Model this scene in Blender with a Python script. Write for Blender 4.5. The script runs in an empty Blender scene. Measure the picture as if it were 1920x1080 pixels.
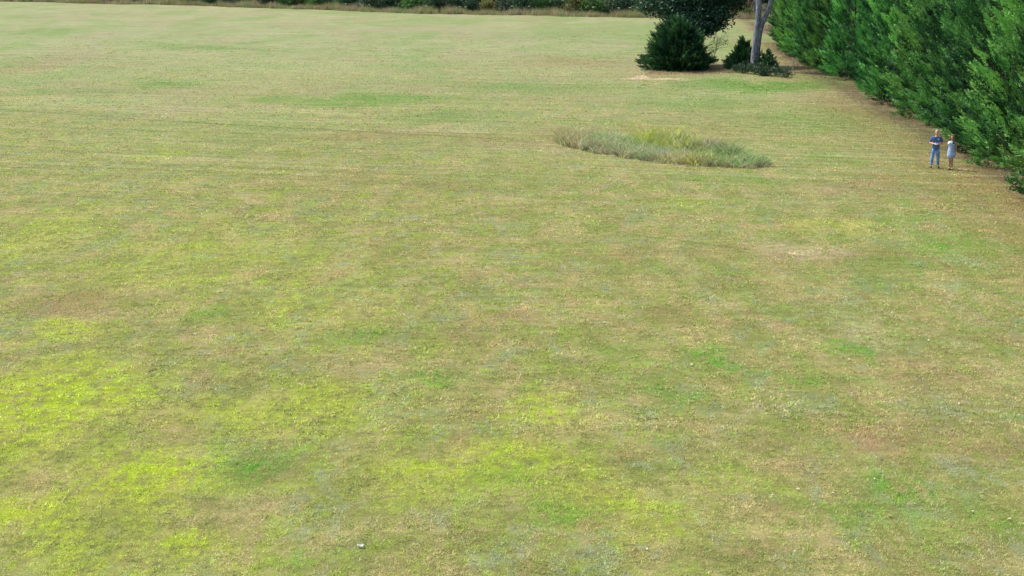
import bpy, math
import numpy as np
from mathutils import Vector, Matrix

SC = bpy.context.scene
COL = SC.collection
R = math.radians

# ------------------------------------------------------------------ camera
F_PX, PITCH, CAM_H = 2500.0, R(13.04), 8.6
cam_data = bpy.data.cameras.new("camera")
cam_data.sensor_width = 36.0
cam_data.lens = F_PX / 1920.0 * 36.0
cam_data.clip_start = 0.1
cam_data.clip_end = 4000
cam = bpy.data.objects.new("camera", cam_data)
cam.location = (0, 0, CAM_H)
cam.rotation_euler = (math.pi / 2 - PITCH, 0, 0)
COL.objects.link(cam)
SC.camera = cam

# ------------------------------------------------------------------ light
SUN_EL, SUN_AZ = 53.0, 302.0          # azimuth clockwise from +Y (0 = straight ahead of the camera)
world = bpy.data.worlds.new("World")
SC.world = world
world.use_nodes = True
wn = world.node_tree
sky = wn.nodes.new("ShaderNodeTexSky")
sky.sky_type = 'NISHITA'
sky.sun_disc = False
sky.sun_elevation = R(SUN_EL)
sky.sun_rotation = R(SUN_AZ)
sky.air_density = 1.0
sky.dust_density = 2.5
sky.ozone_density = 1.0
bg = [n for n in wn.nodes if n.type == 'BACKGROUND'][0]
bg.inputs['Strength'].default_value = 0.15
wn.links.new(sky.outputs[0], bg.inputs['Color'])

sun_data = bpy.data.lights.new("sun", 'SUN')
sun_data.energy = 3.4
sun_data.angle = R(1.0)
sun_data.color = (1.0, 0.94, 0.84)
sun = bpy.data.objects.new("sun", sun_data)
sd = Vector((math.sin(R(SUN_AZ)) * math.cos(R(SUN_EL)), math.cos(R(SUN_AZ)) * math.cos(R(SUN_EL)), math.sin(R(SUN_EL))))
sun.rotation_euler = sd.to_track_quat('Z', 'Y').to_euler()
COL.objects.link(sun)

SC.view_settings.view_transform = 'Standard'
SC.view_settings.look = 'None'
SC.view_settings.exposure = 0.72
SC.view_settings.gamma = 1.0
SC.view_settings.use_curve_mapping = False

# ------------------------------------------------------------------ terrain
def _s(a, b, x):
    t = np.clip((np.asarray(x, float) - a) / (b - a), 0, 1)
    return t * t * (3 - 2 * t)

EX = np.array([-400, -108.9, -72.9, -30.8, -5.4, 20.2, 35.9, 60, 400])
EY = np.array([420, 290, 270, 246, 230, 215, 208, 198, 120])
EZ = np.array([4.6, 3.96, 3.76, 3.06, 2.71, 2.69, 2.72, 2.8, 3.0])

def edge_y(x):
    return np.interp(x, EX, EY)

def gz(x, y):
    x = np.asarray(x, float); y = np.asarray(y, float)
    ye = edge_y(x); ze = np.interp(x, EX, EZ)
    base = ze * _s(130, ye + 8, y)
    w = 0.09 * np.sin(x * 0.15 + 1.3) * np.cos(y * 0.08) * _s(40, 90, y)
    return base + w

def G(px, py):
    """point of the ground seen at a photo pixel (1920 x 1080)"""
    u = (px - 960) / F_PX; v = (540 - py) / F_PX
    dy = math.cos(PITCH) + v * math.sin(PITCH); dz = -math.sin(PITCH) + v * math.cos(PITCH)
    z = 0.0
    for _ in range(60):                     # fixed point on the gently sloping ground
        t = (CAM_H - z) / max(1e-3, -dz)
        x, y = u * t, dy * t
        if y > 600: x, y = x * 600 / y, 600.0
        z = .6 * z + .4 * float(gz(x, y))
    return x, y

def depth(y, z=0.0):
    return y * math.cos(PITCH) + (CAM_H - z) * math.sin(PITCH)

# ------------------------------------------------------------------ mesh helpers
def mesh_np(name, V, Fc, col=None):
    V = np.ascontiguousarray(V, np.float32); Fc = np.ascontiguousarray(Fc, np.int32)
    k = Fc.shape[1]
    me = bpy.data.meshes.new(name)
    me.vertices.add(len(V)); me.vertices.foreach_set('co', V.ravel())
    me.loops.add(Fc.size); me.loops.foreach_set('vertex_index', Fc.ravel())
    me.polygons.add(len(Fc))
    me.polygons.foreach_set('loop_start', np.arange(0, Fc.size, k, dtype=np.int32))
    me.polygons.foreach_set('loop_total', np.full(len(Fc), k, np.int32))
    me.update(calc_edges=True)
    if col is not None:
        a = me.color_attributes.new('col', 'FLOAT_COLOR', 'POINT')
        c = np.ones((len(V), 4), np.float32); c[:, :3] = col
        a.data.foreach_set('color', c.ravel())
    return me

def link(name, me, mat=None, parent=None, smooth=False):
    o = bpy.data.objects.new(name, me)
    COL.objects.link(o)
    if mat and not me.materials: me.materials.append(mat)
    if parent: o.parent = parent
    if smooth:
        me.polygons.foreach_set('use_smooth', np.ones(len(me.polygons), bool)); me.update()
    return o

def tag(o, label=None, cat=None, group=None, kind=None):
    if label: o['label'] = label
    if cat: o['category'] = cat
    if group: o['group'] = group
    if kind: o['kind'] = kind
    return o

def empty(name, loc, rz=0.0, scale=1.0):
    o = bpy.data.objects.new(name, None)
    o.empty_display_size = 0.3
    o.location = loc; o.rotation_euler = (0, 0, rz); o.scale = (scale,) * 3
    COL.objects.link(o)
    return o

def copy_tree(o, parent=None):
    c = o.copy(); COL.objects.link(c)
    if parent: c.parent = parent
    for ch in list(o.children): copy_tree(ch, c)
    return c

def tube(path, radii, n=10, rough=0.0, rng=None, cap=True):
    P = [Vector(p) for p in path]; V = []; Fs = []
    for i, p in enumerate(P):
        d = (P[min(i + 1, len(P) - 1)] - P[max(i - 1, 0)]).normalized()
        a = d.orthogonal().normalized() if i == 0 else (a - d * a.dot(d)).normalized()
        b = d.cross(a)
        for k in range(n):
            t = 2 * math.pi * k / n
            r = radii[i] * (1 + (rough * (rng.random() - .5) if rng is not None else 0))
            V.append(p + (a * math.cos(t) + b * math.sin(t)) * r)
    for i in range(len(P) - 1):
        for k in range(n):
            k2 = (k + 1) % n
            Fs.append((i * n + k, i * n + k2, (i + 1) * n + k2, (i + 1) * n + k))
    if cap:
        c = len(V); V.append(P[-1]); c0 = c + 1; V.append(P[0])
        for k in range(n):
            k2 = (k + 1) % n
            Fs.append(((len(P) - 1) * n + k, (len(P) - 1) * n + k2, c, c)); Fs.append((k2, k, c0, c0))
    return [tuple(v) for v in V], Fs

def mesh_py(name, V, Fs):
    me = bpy.data.meshes.new(name)
    me.from_pydata([tuple(v) for v in V], [], [tuple(dict.fromkeys(f)) for f in Fs]); me.update()
    return me

def join_parts(parts):
    V = []; Fs = []
    for v, f in parts:
        o = len(V); V += list(v); Fs += [tuple(i + o for i in q) for q in f]
    return V, Fs

def ellipsoid(c, r, nu=12, nv=8, fn=None):
    V = []; Fs = []
    for j in range(nv + 1):
        ph = math.pi * j / nv
        for i in range(nu):
            th = 2 * math.pi * i / nu
            p = Vector((math.sin(ph) * math.cos(th), math.sin(ph) * math.sin(th), math.cos(ph)))
            if fn: p = fn(p)
            V.append((c[0] + p.x * r[0], c[1] + p.y * r[1], c[2] + p.z * r[2]))
    for j in range(nv):
        for i in range(nu):
            i2 = (i + 1) % nu
            Fs.append((j * nu + i, (j + 1) * nu + i, (j + 1) * nu + i2, j * nu + i2))
    return V, Fs

# ------------------------------------------------------------------ node helpers
class NB:
    def __init__(s, nt): s.nt = nt; s.n = nt.nodes; s.l = nt.links
    def put(s, sock, v):
        if v is None: return
        if isinstance(v, bpy.types.NodeSocket): s.l.new(v, sock)
        else:
            try: sock.default_value = v
            except Exception: sock.default_value = (*v, 1.0)
    def m(s, op, a, b=None, c=None, clamp=False):
        n = s.n.new('ShaderNodeMath'); n.operation = op; n.use_clamp = clamp
        s.put(n.inputs[0], a); s.put(n.inputs[1], b); s.put(n.inputs[2], c)
        return n.outputs[0]
    def vm(s, op, a, b=None):
        n = s.n.new('ShaderNodeVectorMath'); n.operation = op
        s.put(n.inputs[0], a); s.put(n.inputs[1], b)
        return n.outputs['Value'] if op in ('LENGTH', 'DOT_PRODUCT', 'DISTANCE') else n.outputs[0]
    def noise(s, vec, scale, detail=2.0, rough=0.5, dist=0.0, off=None, color=False):
        if off is not None: vec = s.vm('ADD', vec, off)
        n = s.n.new('ShaderNodeTexNoise'); n.noise_dimensions = '3D'
        s.put(n.inputs['Vector'], vec); n.inputs['Scale'].default_value = scale
        n.inputs['Detail'].default_value = detail; n.inputs['Roughness'].default_value = rough
        n.inputs['Distortion'].default_value = dist
        return n.outputs['Color'] if color else n.outputs['Fac']
    def rng(s, v, a, b, c=0.0, d=1.0, smooth=True):
        n = s.n.new('ShaderNodeMapRange'); n.interpolation_type = 'SMOOTHSTEP' if smooth else 'LINEAR'
        s.put(n.inputs['Value'], v)
        for k, x in (('From Min', a), ('From Max', b), ('To Min', c), ('To Max', d)): s.put(n.inputs[k], x)
        return n.outputs[0]
    def mix(s, f, a, b, mode='MIX'):
        n = s.n.new('ShaderNodeMix'); n.data_type = 'RGBA'; n.blend_type = mode; n.clamp_factor = True
        s.put(n.inputs[0], f); s.put(n.inputs[6], a); s.put(n.inputs[7], b)
        return n.outputs[2]
    def mapping(s, vec, loc, rz, sc):
        n = s.n.new('ShaderNodeMapping'); n.vector_type = 'TEXTURE'
        s.put(n.inputs['Vector'], vec)
        n.inputs['Location'].default_value = loc; n.inputs['Rotation'].default_value = (0, 0, rz); n.inputs['Scale'].default_value = sc
        return n.outputs[0]

def new_mat(name):
    m = bpy.data.materials.new(name); m.use_nodes = True
    nt = m.node_tree; nb = NB(nt)
    return m, nb, [n for n in nt.nodes if n.type == 'BSDF_PRINCIPLED'][0], [n for n in nt.nodes if n.type == 'OUTPUT_MATERIAL'][0]

def simple_mat(name, color, rough=0.7, var=0.15, scale=20.0, spec=0.3, bump=0.0):
    m, nb, b, out = new_mat(name)
    tc = nb.n.new('ShaderNodeTexCoord').outputs['Object']
    n1 = nb.noise(tc, scale, 3)
    b.inputs['Roughness'].default_value = rough; b.inputs['Specular IOR Level'].default_value = spec
    c = nb.mix(nb.rng(n1, .3, .7), tuple(x * (1 - var) for x in color) + (1,), tuple(min(1, x * (1 + var)) for x in color) + (1,))
    nb.l.new(c, b.inputs['Base Color'])
    if bump:
        bp = nb.n.new('ShaderNodeBump'); bp.inputs['Strength'].default_value = bump; bp.inputs['Distance'].default_value = .02
        nb.l.new(n1, bp.inputs['Height']); nb.l.new(bp.outputs[0], b.inputs['Normal'])
    return m

# ------------------------------------------------------------------ lawn colour, shared by the soil sheet and the blades
def lin(r, g, b, k=0.60):
    f = lambda c: ((c / 255 + .055) / 1.055) ** 2.4 if c > 10 else c / 255 / 12.92
    return (f(r) * k, f(g) * k, f(b) * k, 1.0)

#            px   py   rx   ry  strength
YELLOW = [(60, 770, 230, 110, .75), (280, 885, 150, 55, .8), (50, 990, 150, 70, .6), (330, 1010, 90, 40, .6), (940, 905, 240, 70, .5),
          (1050, 772, 130, 35, .45), (810, 850, 110, 32, .5), (290, 290, 70, 7, .7), (380, 480, 240, 70, .26), (80, 430, 130, 60, .30),
          (1290, 385, 80, 13, .45), (1130, 955, 200, 60, .45), (560, 770, 260, 60, .35), (1570, 425, 90, 14, .4), (1000, 300, 40, 10, .3),
          (110, 615, 60, 18, .6), (200, 1060, 260, 50, .35), (30, 850, 90, 60, .5), (1400, 905, 120, 40, .2), (560, 560, 200, 60, .2)]
GREEN = [(1500, 225, 170, 22, .4), (1560, 300, 120, 14, .35), (1300, 195, 160, 12, .35), (1000, 165, 200, 14, .3), (900, 330, 200, 18, .25), (1650, 500, 120, 30, .3), (150, 170, 180, 9, .35), (500, 870, 110, 48, .75), (850, 705, 60, 25, .6), (1395, 685, 55, 20, .7), (1240, 722, 55, 22, .55), (1705, 915, 75, 30, .8),
         (1580, 632, 55, 16, .65), (1800, 462, 120, 26, .6), (690, 188, 190, 13, .65), (850, 218, 130, 12, .6), (335, 157, 90, 9, .6),
         (520, 186, 60, 7, .55), (1430, 162, 170, 11, .95), (1530, 157, 70, 12, .9), (1330, 153, 80, 6, .7), (510, 1040, 90, 32, .6),
         (1010, 1000, 90, 45, .5), (700, 615, 70, 22, .5), (350, 610, 60, 18, .45), (1500, 700, 110, 18, .5), (1420, 340, 160, 12, .4),
         (1690, 420, 80, 16, .5), (60, 60, 120, 8, .45), (380, 90, 90, 4, .5), (1120, 60, 200, 18, .3), (1360, 80, 60, 14, .4),
         (1660, 960, 100, 40, .4), (1180, 660, 90, 22, .35), (1370, 515, 70, 9, .5), (930, 940, 90, 30, .4)]
BROWN = [(110, 560, 120, 38, .55), (532, 846, 46, 13, .75), (40, 122, 110, 14, .55), (1090, 118, 150, 12, .5), (960, 268, 140, 8, .6),
         (1600, 348, 160, 12, .55), (1590, 480, 190, 26, .45), (1270, 142, 130, 11, .8), (1345, 128, 60, 10, .8), (1220, 128, 60, 9, .6),
         (1060, 250, 60, 10, .5), (900, 610, 90, 30, .4), (330, 800, 100, 20, .35), (900, 765, 70, 22, .4), (1400, 810, 90, 25, .35),
         (1650, 800, 150, 40, .35), (1200, 250, 260, 16, .35), (700, 255, 260, 10, .4), (1300, 470, 200, 18, .35), (1700, 700, 160, 50, .35),
         (760, 340, 260, 30, .3), (1250, 600, 130, 26, .3), (1470, 860, 80, 26, .3), (1880, 850, 60, 40, .4)]
PALE = [(430, 207, 330, 9, .6), (800, 243, 260, 8, .6), (1030, 268, 70, 7, .7), (1600, 352, 130, 7, .5), (1640, 620, 50, 30, .35), (1535, 468, 90, 16, 1.0), (480, 14, 330, 7, .5), (150, 14, 220, 5, .5), (200, 190, 240, 12, .4), (980, 275, 90, 7, .6),
        (1480, 178, 200, 14, .3), (580, 30, 400, 8, .4), (1100, 45, 240, 10, .45), (1380, 50, 60, 14, .5), (1050, 215, 200, 12, .3),
        (1640, 600, 70, 30, .3), (1460, 760, 120, 16, .35), (1060, 610, 60, 10, .4), (300, 300, 200, 16, .25)]
SAND = [(1192, 147, 30, 2.6, .8), (1204, 144.5, 14, 2.8, .8), (1250, 148, 42, 2.2, .72), (1290, 150, 30, 1.2, .4), (1500, 473, 40, 4, .36), (1536, 464, 18, 6, .33), (1800, 318, 16, 3, .5)]
LINES = [((-40, 203), (700, 247), .22, .95), ((420, 90), (545, 97), .45, .8), ((300, 225), (1040, 268), .35, .45), ((1560, 350), (1720, 362), .3, .6), ((1180, 440), (1420, 470), .2, .5)]  # dark tints; the long first one paints a rut's shade into the turf

_tab = np.random.default_rng(123).random((256, 256))
def vnoise(x, y):
    xi = np.floor(x).astype(int); yi = np.floor(y).astype(int); fx = x - xi; fy = y - yi
    fx = fx * fx * (3 - 2 * fx); fy = fy * fy * (3 - 2 * fy)
    a = _tab[xi % 256, yi % 256]; b = _tab[(xi + 1) % 256, yi % 256]; c = _tab[xi % 256, (yi + 1) % 256]; d = _tab[(xi + 1) % 256, (yi + 1) % 256]
    return (a * (1 - fx) + b * fx) * (1 - fy) + (c * (1 - fx) + d * fx) * fy
def fbm(x, y, s, o=4):
    t = 0; amp = .5
    for k in range(o):
        t = t + amp * (vnoise(x * s + 17.3 * k, y * s + 5.1 * k) - .5); s *= 2.1; amp *= .55
    return t

def patches(x, y):
    """how much of each kind of turf grows at (x, y): yellow-green, green, brown, pale"""
    k = np.interp(y, [18, 130], [.9, 2.8])
    wx = x + fbm(x + 50, y * .6, .5) * 2.4 * k; wy = y + fbm(x, y * .6 + 80, .5) * 4.5 * k
    out = np.zeros(np.shape(x) + (4,))
    for q, lst in enumerate((YELLOW, GREEN, BROWN, PALE)):
        for px, py, rx, ry, st in lst:
            cx, cy = G(px, py); rxm = rx * depth(cy) / F_PX
            rym = max(.25, abs(G(px, max(3, py - ry))[1] - G(px, py + ry)[1]) / 2)
            L = np.hypot((wx - cx) / (rxm * 1.35), (wy - cy) / (rym * 1.35))
            out[..., q] = np.maximum(out[..., q], st * _s(1.0, .1, L) if False else st * (1 - _s(.1, 1.0, L)))
    return out

def lawn_colour(nb, kind='GEOMETRY'):
    at_ = nb.n.new('ShaderNodeAttribute'); at_.attribute_type = kind; at_.attribute_name = 'patch'
    sp_ = nb.n.new('ShaderNodeSeparateColor'); nb.l.new(at_.outputs['Color'], sp_.inputs[0])
    at2 = nb.n.new('ShaderNodeAttribute'); at2.attribute_type = kind; at2.attribute_name = 'patch_pale'
    MASK = dict(YELLOW=sp_.outputs[0], GREEN=sp_.outputs[1], BROWN=sp_.outputs[2], PALE=at2.outputs['Fac'])
    pos = nb.n.new('ShaderNodeNewGeometry').outputs['Position']
    P = nb.vm('MULTIPLY', pos, (1, 1, 0))
    P0 = P; P = nb.vm('MULTIPLY', P, (1.25, .60, 1))
    wob = nb.vm('MULTIPLY', nb.vm('SUBTRACT', nb.noise(P, 1.1, 4, .62, color=True), (.5, .5, .5)), (1.6, 1.6, 0))
    wob2 = nb.vm('MULTIPLY', nb.vm('SUBTRACT', nb.noise(P, .22, 2, .5, color=True), (.5, .5, .5)), (4.5, 4.5, 0))
    sep = nb.n.new('ShaderNodeSeparateXYZ'); nb.l.new(P0, sep.inputs[0])
    Y = sep.outputs[1]; X = sep.outputs[0]
    k = nb.rng(Y, 18, 120, .45, 1.4, smooth=False)
    sc = nb.n.new('ShaderNodeVectorMath'); sc.operation = 'SCALE'; nb.l.new(wob, sc.inputs[0]); nb.l.new(k, sc.inputs['Scale'])
    Pw = nb.vm('ADD', P0, sc.outputs[0])

    def placed(lst, pw=Pw):
        tot = None
        for px, py, rx, ry, st in lst:
            x, y = G(px, py)
            d = depth(y)
            rxm = rx * d / F_PX
            rym = max(.25, abs(G(px, max(3, py - ry))[1] - G(px, py + ry)[1]) / 2)
            L = nb.vm('LENGTH', nb.mapping(pw, (x, y, 0), 0, (rxm * 1.25, rym * 1.25, 1)))
            g = nb.rng(L, 1.0, 0.15, 0.0, st)
            tot = g if tot is None else nb.m('MAXIMUM', tot, g)
        return tot

    n_big = nb.noise(P, .13, 3, .55, off=(3.1, 7.7, 0))
    n_med = nb.noise(P, .55, 4, .6, .4, off=(11, 2, 0))
    n_med2 = nb.noise(P, .8, 4, .62, .5, off=(31, 9, 4))
    n_med3 = nb.noise(P, .65, 4, .62, .5, off=(-14, 19, 9))
    n_sm = nb.noise(P, 3.2, 4, .65, off=(5, 1, 2))
    n_sm2 = nb.noise(P, 4.6, 3, .65, off=(15, 8, 2))
    n_fine = nb.noise(P, 19, 3, .7)

    olive = lin(150, 156, 84); tan = lin(190, 178, 120); pink = lin(190, 158, 118); green = lin(116, 168, 50)
    yell = lin(184, 204, 44); grey = lin(152, 168, 124); pale = lin(180, 187, 142); brown = lin(138, 116, 84)

    c = nb.mix(nb.rng(nb.m('ADD', nb.m('MULTIPLY', n_med, .6), nb.m('MULTIPLY', n_sm, .4)), .40, .64), olive, tan)
    c = nb.mix(nb.rng(nb.m('ADD', nb.m('MULTIPLY', n_med2, .55), nb.m('MULTIPLY', n_sm2, .45)), .49, .64, 0, .62), c, pink)
    c = nb.mix(nb.rng(nb.m('ADD', nb.m('MULTIPLY', n_med3, .55), nb.m('MULTIPLY', n_sm, .45)), .49, .63, 0, .7), c, grey)
    # natural speckle of fresher grass, more of it near the camera
    fresh = nb.rng(nb.m('ADD', nb.m('MULTIPLY', nb.noise(P, .95, 3, .6, off=(44, 3, 1)), .5), nb.m('MULTIPLY', n_sm2, .5)), .47, .62)
    c = nb.mix(nb.m('MULTIPLY', fresh, .6), c, nb.mix(nb.rng(X, -10, 14), lin(168, 190, 62), lin(136, 170, 70)))
    # turf colour made paler towards the far side, painting in the haze
    far = nb.m('MULTIPLY', nb.rng(Y, 48, 190), nb.rng(n_big, .15, .6, .5, .95))
    c = nb.mix(nb.m('MULTIPLY', far, .72), c, pale)
    breakup = nb.rng(nb.m('ADD', nb.m('MULTIPLY', n_sm, .6), nb.m('MULTIPLY', n_sm2, .4)), .37, .60, .08, 1.3)
    c = nb.mix(nb.m('MULTIPLY', MASK['PALE'], breakup), c, lin(200, 192, 146))
    c = nb.mix(nb.m('MULTIPLY', MASK['BROWN'], breakup), c, lin(168, 136, 98))
    c = nb.mix(nb.m('MULTIPLY', MASK['YELLOW'], breakup), c, yell)
    c = nb.mix(nb.m('MULTIPLY', MASK['GREEN'], breakup), c, green)
    # dead needles and duff under the hedge, thinning out over the turf beside it
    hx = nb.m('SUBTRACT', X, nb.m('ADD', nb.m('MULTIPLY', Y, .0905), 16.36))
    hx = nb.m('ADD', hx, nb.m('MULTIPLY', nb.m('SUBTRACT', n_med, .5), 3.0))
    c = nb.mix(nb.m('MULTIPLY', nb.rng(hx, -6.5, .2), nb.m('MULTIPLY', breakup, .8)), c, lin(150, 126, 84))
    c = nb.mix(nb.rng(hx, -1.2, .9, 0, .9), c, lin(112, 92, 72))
    # broad wind-rowed bands on the far half of the field
    Pf = nb.vm('MULTIPLY', P0, (.09, .05, 1))
    b1 = nb.noise(Pf, 1.0, 5, .62, .5, off=(2, 7, 1)); b2 = nb.noise(Pf, 1.3, 5, .62, .5, off=(22, 3, 8))
    fm = nb.rng(Y, 50, 110)
    c = nb.mix(nb.m('MULTIPLY', fm, nb.rng(b1, .46, .66, 0, .45)), c, lin(178, 162, 128))
    c = nb.mix(nb.m('MULTIPLY', fm, nb.rng(b2, .46, .64, 0, .75)), c, lin(146, 172, 100))
    # faint mower lines running with the track
    ms = nb.noise(nb.mapping(P0, (0, 60, 0), -.27, (28, .55, 1)), 1.0, 3, .6, off=(4, 4, 4))
    c = nb.mix(nb.m('MULTIPLY', nb.rng(Y, 40, 70), nb.rng(ms, .50, .66, 0, .5)), c, lin(128, 142, 78))
    ms2 = nb.noise(nb.mapping(P0, (0, 60, 0), -.27, (28, .7, 1)), 1.0, 3, .6, off=(14, 9, 4))
    c = nb.mix(nb.m('MULTIPLY', nb.rng(Y, 40, 70), nb.rng(ms2, .52, .66, 0, .45)), c, lin(204, 198, 150))
    # faint arcs left by the mower turning on the right of the field
    ar = nb.m('ADD', nb.vm('LENGTH', nb.vm('SUBTRACT', nb.vm('MULTIPLY', P0, (1, .55, 0)), (-6.0, 34.0, 0))), nb.m('MULTIPLY', n_med, 1.0))
    aw = nb.m('MULTIPLY', nb.rng(nb.m('SINE', nb.m('MULTIPLY', ar, 4.6)), .1, 1.0, 0, .11), nb.m('MULTIPLY', nb.rng(X, 3, 9), nb.rng(Y, 28, 40)))
    c = nb.mix(nb.m('MULTIPLY', aw, nb.rng(n_big, .3, .6)), c, lin(206, 198, 146))
    c = nb.mix(nb.m('MULTIPLY', MASK['YELLOW'], nb.m('MULTIPLY', breakup, nb.rng(Y, 40, 30, .05, .35))), c, yell)
    c = nb.mix(nb.m('MULTIPLY', MASK['GREEN'], nb.m('MULTIPLY', breakup, nb.rng(Y, 60, 110, .15, .8))), c, lin(98, 150, 54))
    # rough field beyond the mown edge
    beyond = nb.m('SUBTRACT', nb.m('ADD', Y, nb.m('MULTIPLY', X, .566)), 228.8)
    c = nb.mix(nb.rng(beyond, 0, 1.5, 0, .95), c, lin(92, 88, 54))
    sd_ = placed(SAND)
    c = nb.mix(nb.rng(nb.m('MULTIPLY', sd_, nb.rng(n_sm2, .38, .6, .15, 1.25)), .22, .36), c, lin(226, 204, 172))
    for (a, b, w, st) in LINES:
        ax, ay = G(*a); bx, by = G(*b)
        L = math.hypot(bx - ax, by - ay); ang = math.atan2(by - ay, bx - ax)
        mp = nb.mapping(nb.vm('ADD', P0, nb.vm('MULTIPLY', wob, (.12, .25, 0))), ((ax + bx) / 2, (ay + by) / 2, 0), ang, (L / 2, w, 1))
        s2 = nb.n.new('ShaderNodeSeparateXYZ'); nb.l.new(mp, s2.inputs[0])
        g = nb.m('MULTIPLY', nb.rng(nb.m('ABSOLUTE', s2.outputs[1]), 1, .2), nb.rng(nb.m('ABSOLUTE', s2.outputs[0]), 1, .8))
        c = nb.mix(nb.m('MULTIPLY', g, nb.m('MULTIPLY', breakup, st)), c, lin(104, 122, 66))
    return c, P0, n_fine, n_sm, Y, X

# ------------------------------------------------------------------ ground sheet
def build_ground():
    xs = np.concatenate([np.arange(-1500, -240, 60), np.arange(-240, -110, 5), np.arange(-110, -20, 1.0), np.arange(-20, 30, .4), np.arange(30, 60, 1.0), np.arange(60, 200, 5), np.arange(200, 1501, 50)])
    ys = np.concatenate([np.arange(-1200, -40, 60), np.arange(-40, 0, 5), np.arange(0, 15, 1), np.arange(15, 50, .4), np.arange(50, 110, .8), np.arange(110, 330, 2), np.arange(330, 480, 8), np.arange(480, 2401, 60)])
    XX, YY = np.meshgrid(xs, ys)
    ZZ = gz(XX, YY)
    V = np.stack([XX, YY, ZZ], -1).reshape(-1, 3)
    nx, ny = len(xs), len(ys)
    i = np.arange(nx - 1)[None, :] + nx * np.arange(ny - 1)[:, None]
    Fc = np.stack([i, i + 1, i + nx + 1, i + nx], -1).reshape(-1, 4)
    me = mesh_np("ground", V, Fc)
    pt = patches(V[:, 0], V[:, 1])
    a = me.attributes.new('patch', 'FLOAT_VECTOR', 'POINT'); a.data.foreach_set('vector', pt[:, :3].astype(np.float32).ravel())
    a = me.attributes.new('patch_pale', 'FLOAT', 'POINT'); a.data.foreach_set('value', pt[:, 3].astype(np.float32))
    m, nb, b, out = new_mat("lawn_ground")
    c, P, n_fine, n_sm, Y, X = lawn_colour(nb)
    # fine light and dark fibres, the scale growing a little with distance so they stay visible turf
    f1 = nb.rng(nb.noise(P, 26, 3, .75), .3, .7, .74, 1.24)
    f2 = nb.rng(nb.noise(P, 6.5, 4, .72, off=(9, 9, 9)), .3, .7, .86, 1.14)
    f3 = nb.rng(nb.noise(nb.vm('MULTIPLY', P, (.5, 1.3, 1)), 2.1, 4, .7, off=(1, 5, 9)), .3, .7, .90, 1.10)
    f4 = nb.rng(nb.noise(nb.vm('MULTIPLY', P, (.35, 1.6, 1)), 1.1, 5, .75, .6, off=(8, 5, 9)), .32, .68, .84, 1.14)
    k = nb.m('MULTIPLY', nb.m('MULTIPLY', f1, f2), nb.m('MULTIPLY', f3, f4))
    k = nb.m('MULTIPLY', k, nb.rng(Y, 28, 170, .76, .84, False))      # soil and thatch show between the blades, less so on the far dense turf
    kk = nb.n.new('ShaderNodeCombineColor')
    for s in kk.inputs: nb.l.new(k, s)
    c = nb.mix(1.0, c, kk.outputs[0], 'MULTIPLY')
    nb.l.new(c, b.inputs['Base Color'])
    b.inputs['Roughness'].default_value = .95; b.inputs['Specular IOR Level'].default_value = .1
    bp = nb.n.new('ShaderNodeBump'); bp.inputs['Strength'].default_value = .55; bp.inputs['Distance'].default_value = .05
    nb.l.new(nb.noise(P, 14, 4, .7), bp.inputs['Height']); nb.l.new(bp.outputs[0], b.inputs['Normal'])
    o = link("ground", me, m, smooth=True)
    tag(o, kind='structure')
    return o
ground = build_ground()

# ------------------------------------------------------------------ vegetation materials
def leaf_mat(name, transl=.25, rough=.6, objvar=.0, spec=.25):
    m, nb, b, out = new_mat(name)
    at = nb.n.new('ShaderNodeAttribute'); at.attribute_name = 'col'
    c = at.outputs['Color']
    if objvar:
        oi = nb.n.new('ShaderNodeObjectInfo').outputs['Random']
        hs = nb.n.new('ShaderNodeHueSaturation')
        nb.l.new(nb.rng(oi, 0, 1, .5 - objvar * .06, .5 + objvar * .05, False), hs.inputs['Hue'])
        nb.l.new(nb.rng(nb.m('FRACT', nb.m('MULTIPLY', oi, 7.31)), 0, 1, 1 - objvar, 1 + objvar, False), hs.inputs['Value'])
        nb.l.new(c, hs.inputs['Color']); c = hs.outputs[0]
    nb.l.new(c, b.inputs['Base Color'])
    b.inputs['Roughness'].default_value = rough; b.inputs['Specular IOR Level'].default_value = spec
    tr = nb.n.new('ShaderNodeBsdfTranslucent'); nb.l.new(c, tr.inputs['Color'])
    mx = nb.n.new('ShaderNodeMixShader'); mx.inputs[0].default_value = transl
    nb.l.new(b.outputs[0], mx.inputs[1]); nb.l.new(tr.outputs[0], mx.inputs[2]); nb.l.new(mx.outputs[0], out.inputs['Surface'])
    return m

M_cypress = leaf_mat("cypress_foliage", .16, .55, .38)
M_juniper = leaf_mat("juniper_foliage", .15, .6)
M_broad = leaf_mat("broad_leaves", .28, .5, .25)
M_oak = leaf_mat("oak_leaves", .22, .5)
M_dry = leaf_mat("tall_grass_blades", .42, .8)

def bark_mat(name, c1, c2):
    m, nb, b, out = new_mat(name)
    tc = nb.n.new('ShaderNodeTexCoord').outputs['Object']
    v = nb.vm('MULTIPLY', tc, (9, 9, 1.6))
    n1 = nb.noise(v, 1.6, 5, .7, .4); n2 = nb.noise(tc, .9, 3)
    c = nb.mix(nb.rng(n1, .38, .62), c1 + (1,), c2 + (1,))
    c = nb.mix(nb.rng(n2, .5, .75, 0, .5), c, (c2[0] * .75, c2[1] * .9, c2[2] * .7, 1))
    nb.l.new(c, b.inputs['Base Color']); b.inputs['Roughness'].default_value = .9; b.inputs['Specular IOR Level'].default_value = .1
    bp = nb.n.new('ShaderNodeBump'); bp.inputs['Strength'].default_value = 1.0; bp.inputs['Distance'].default_value = .14
    nb.l.new(n1, bp.inputs['Height']); nb.l.new(bp.outputs[0], b.inputs['Normal'])
    return m
M_bark = bark_mat("brown_bark", (.05, .035, .025), (.13, .10, .075))
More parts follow.
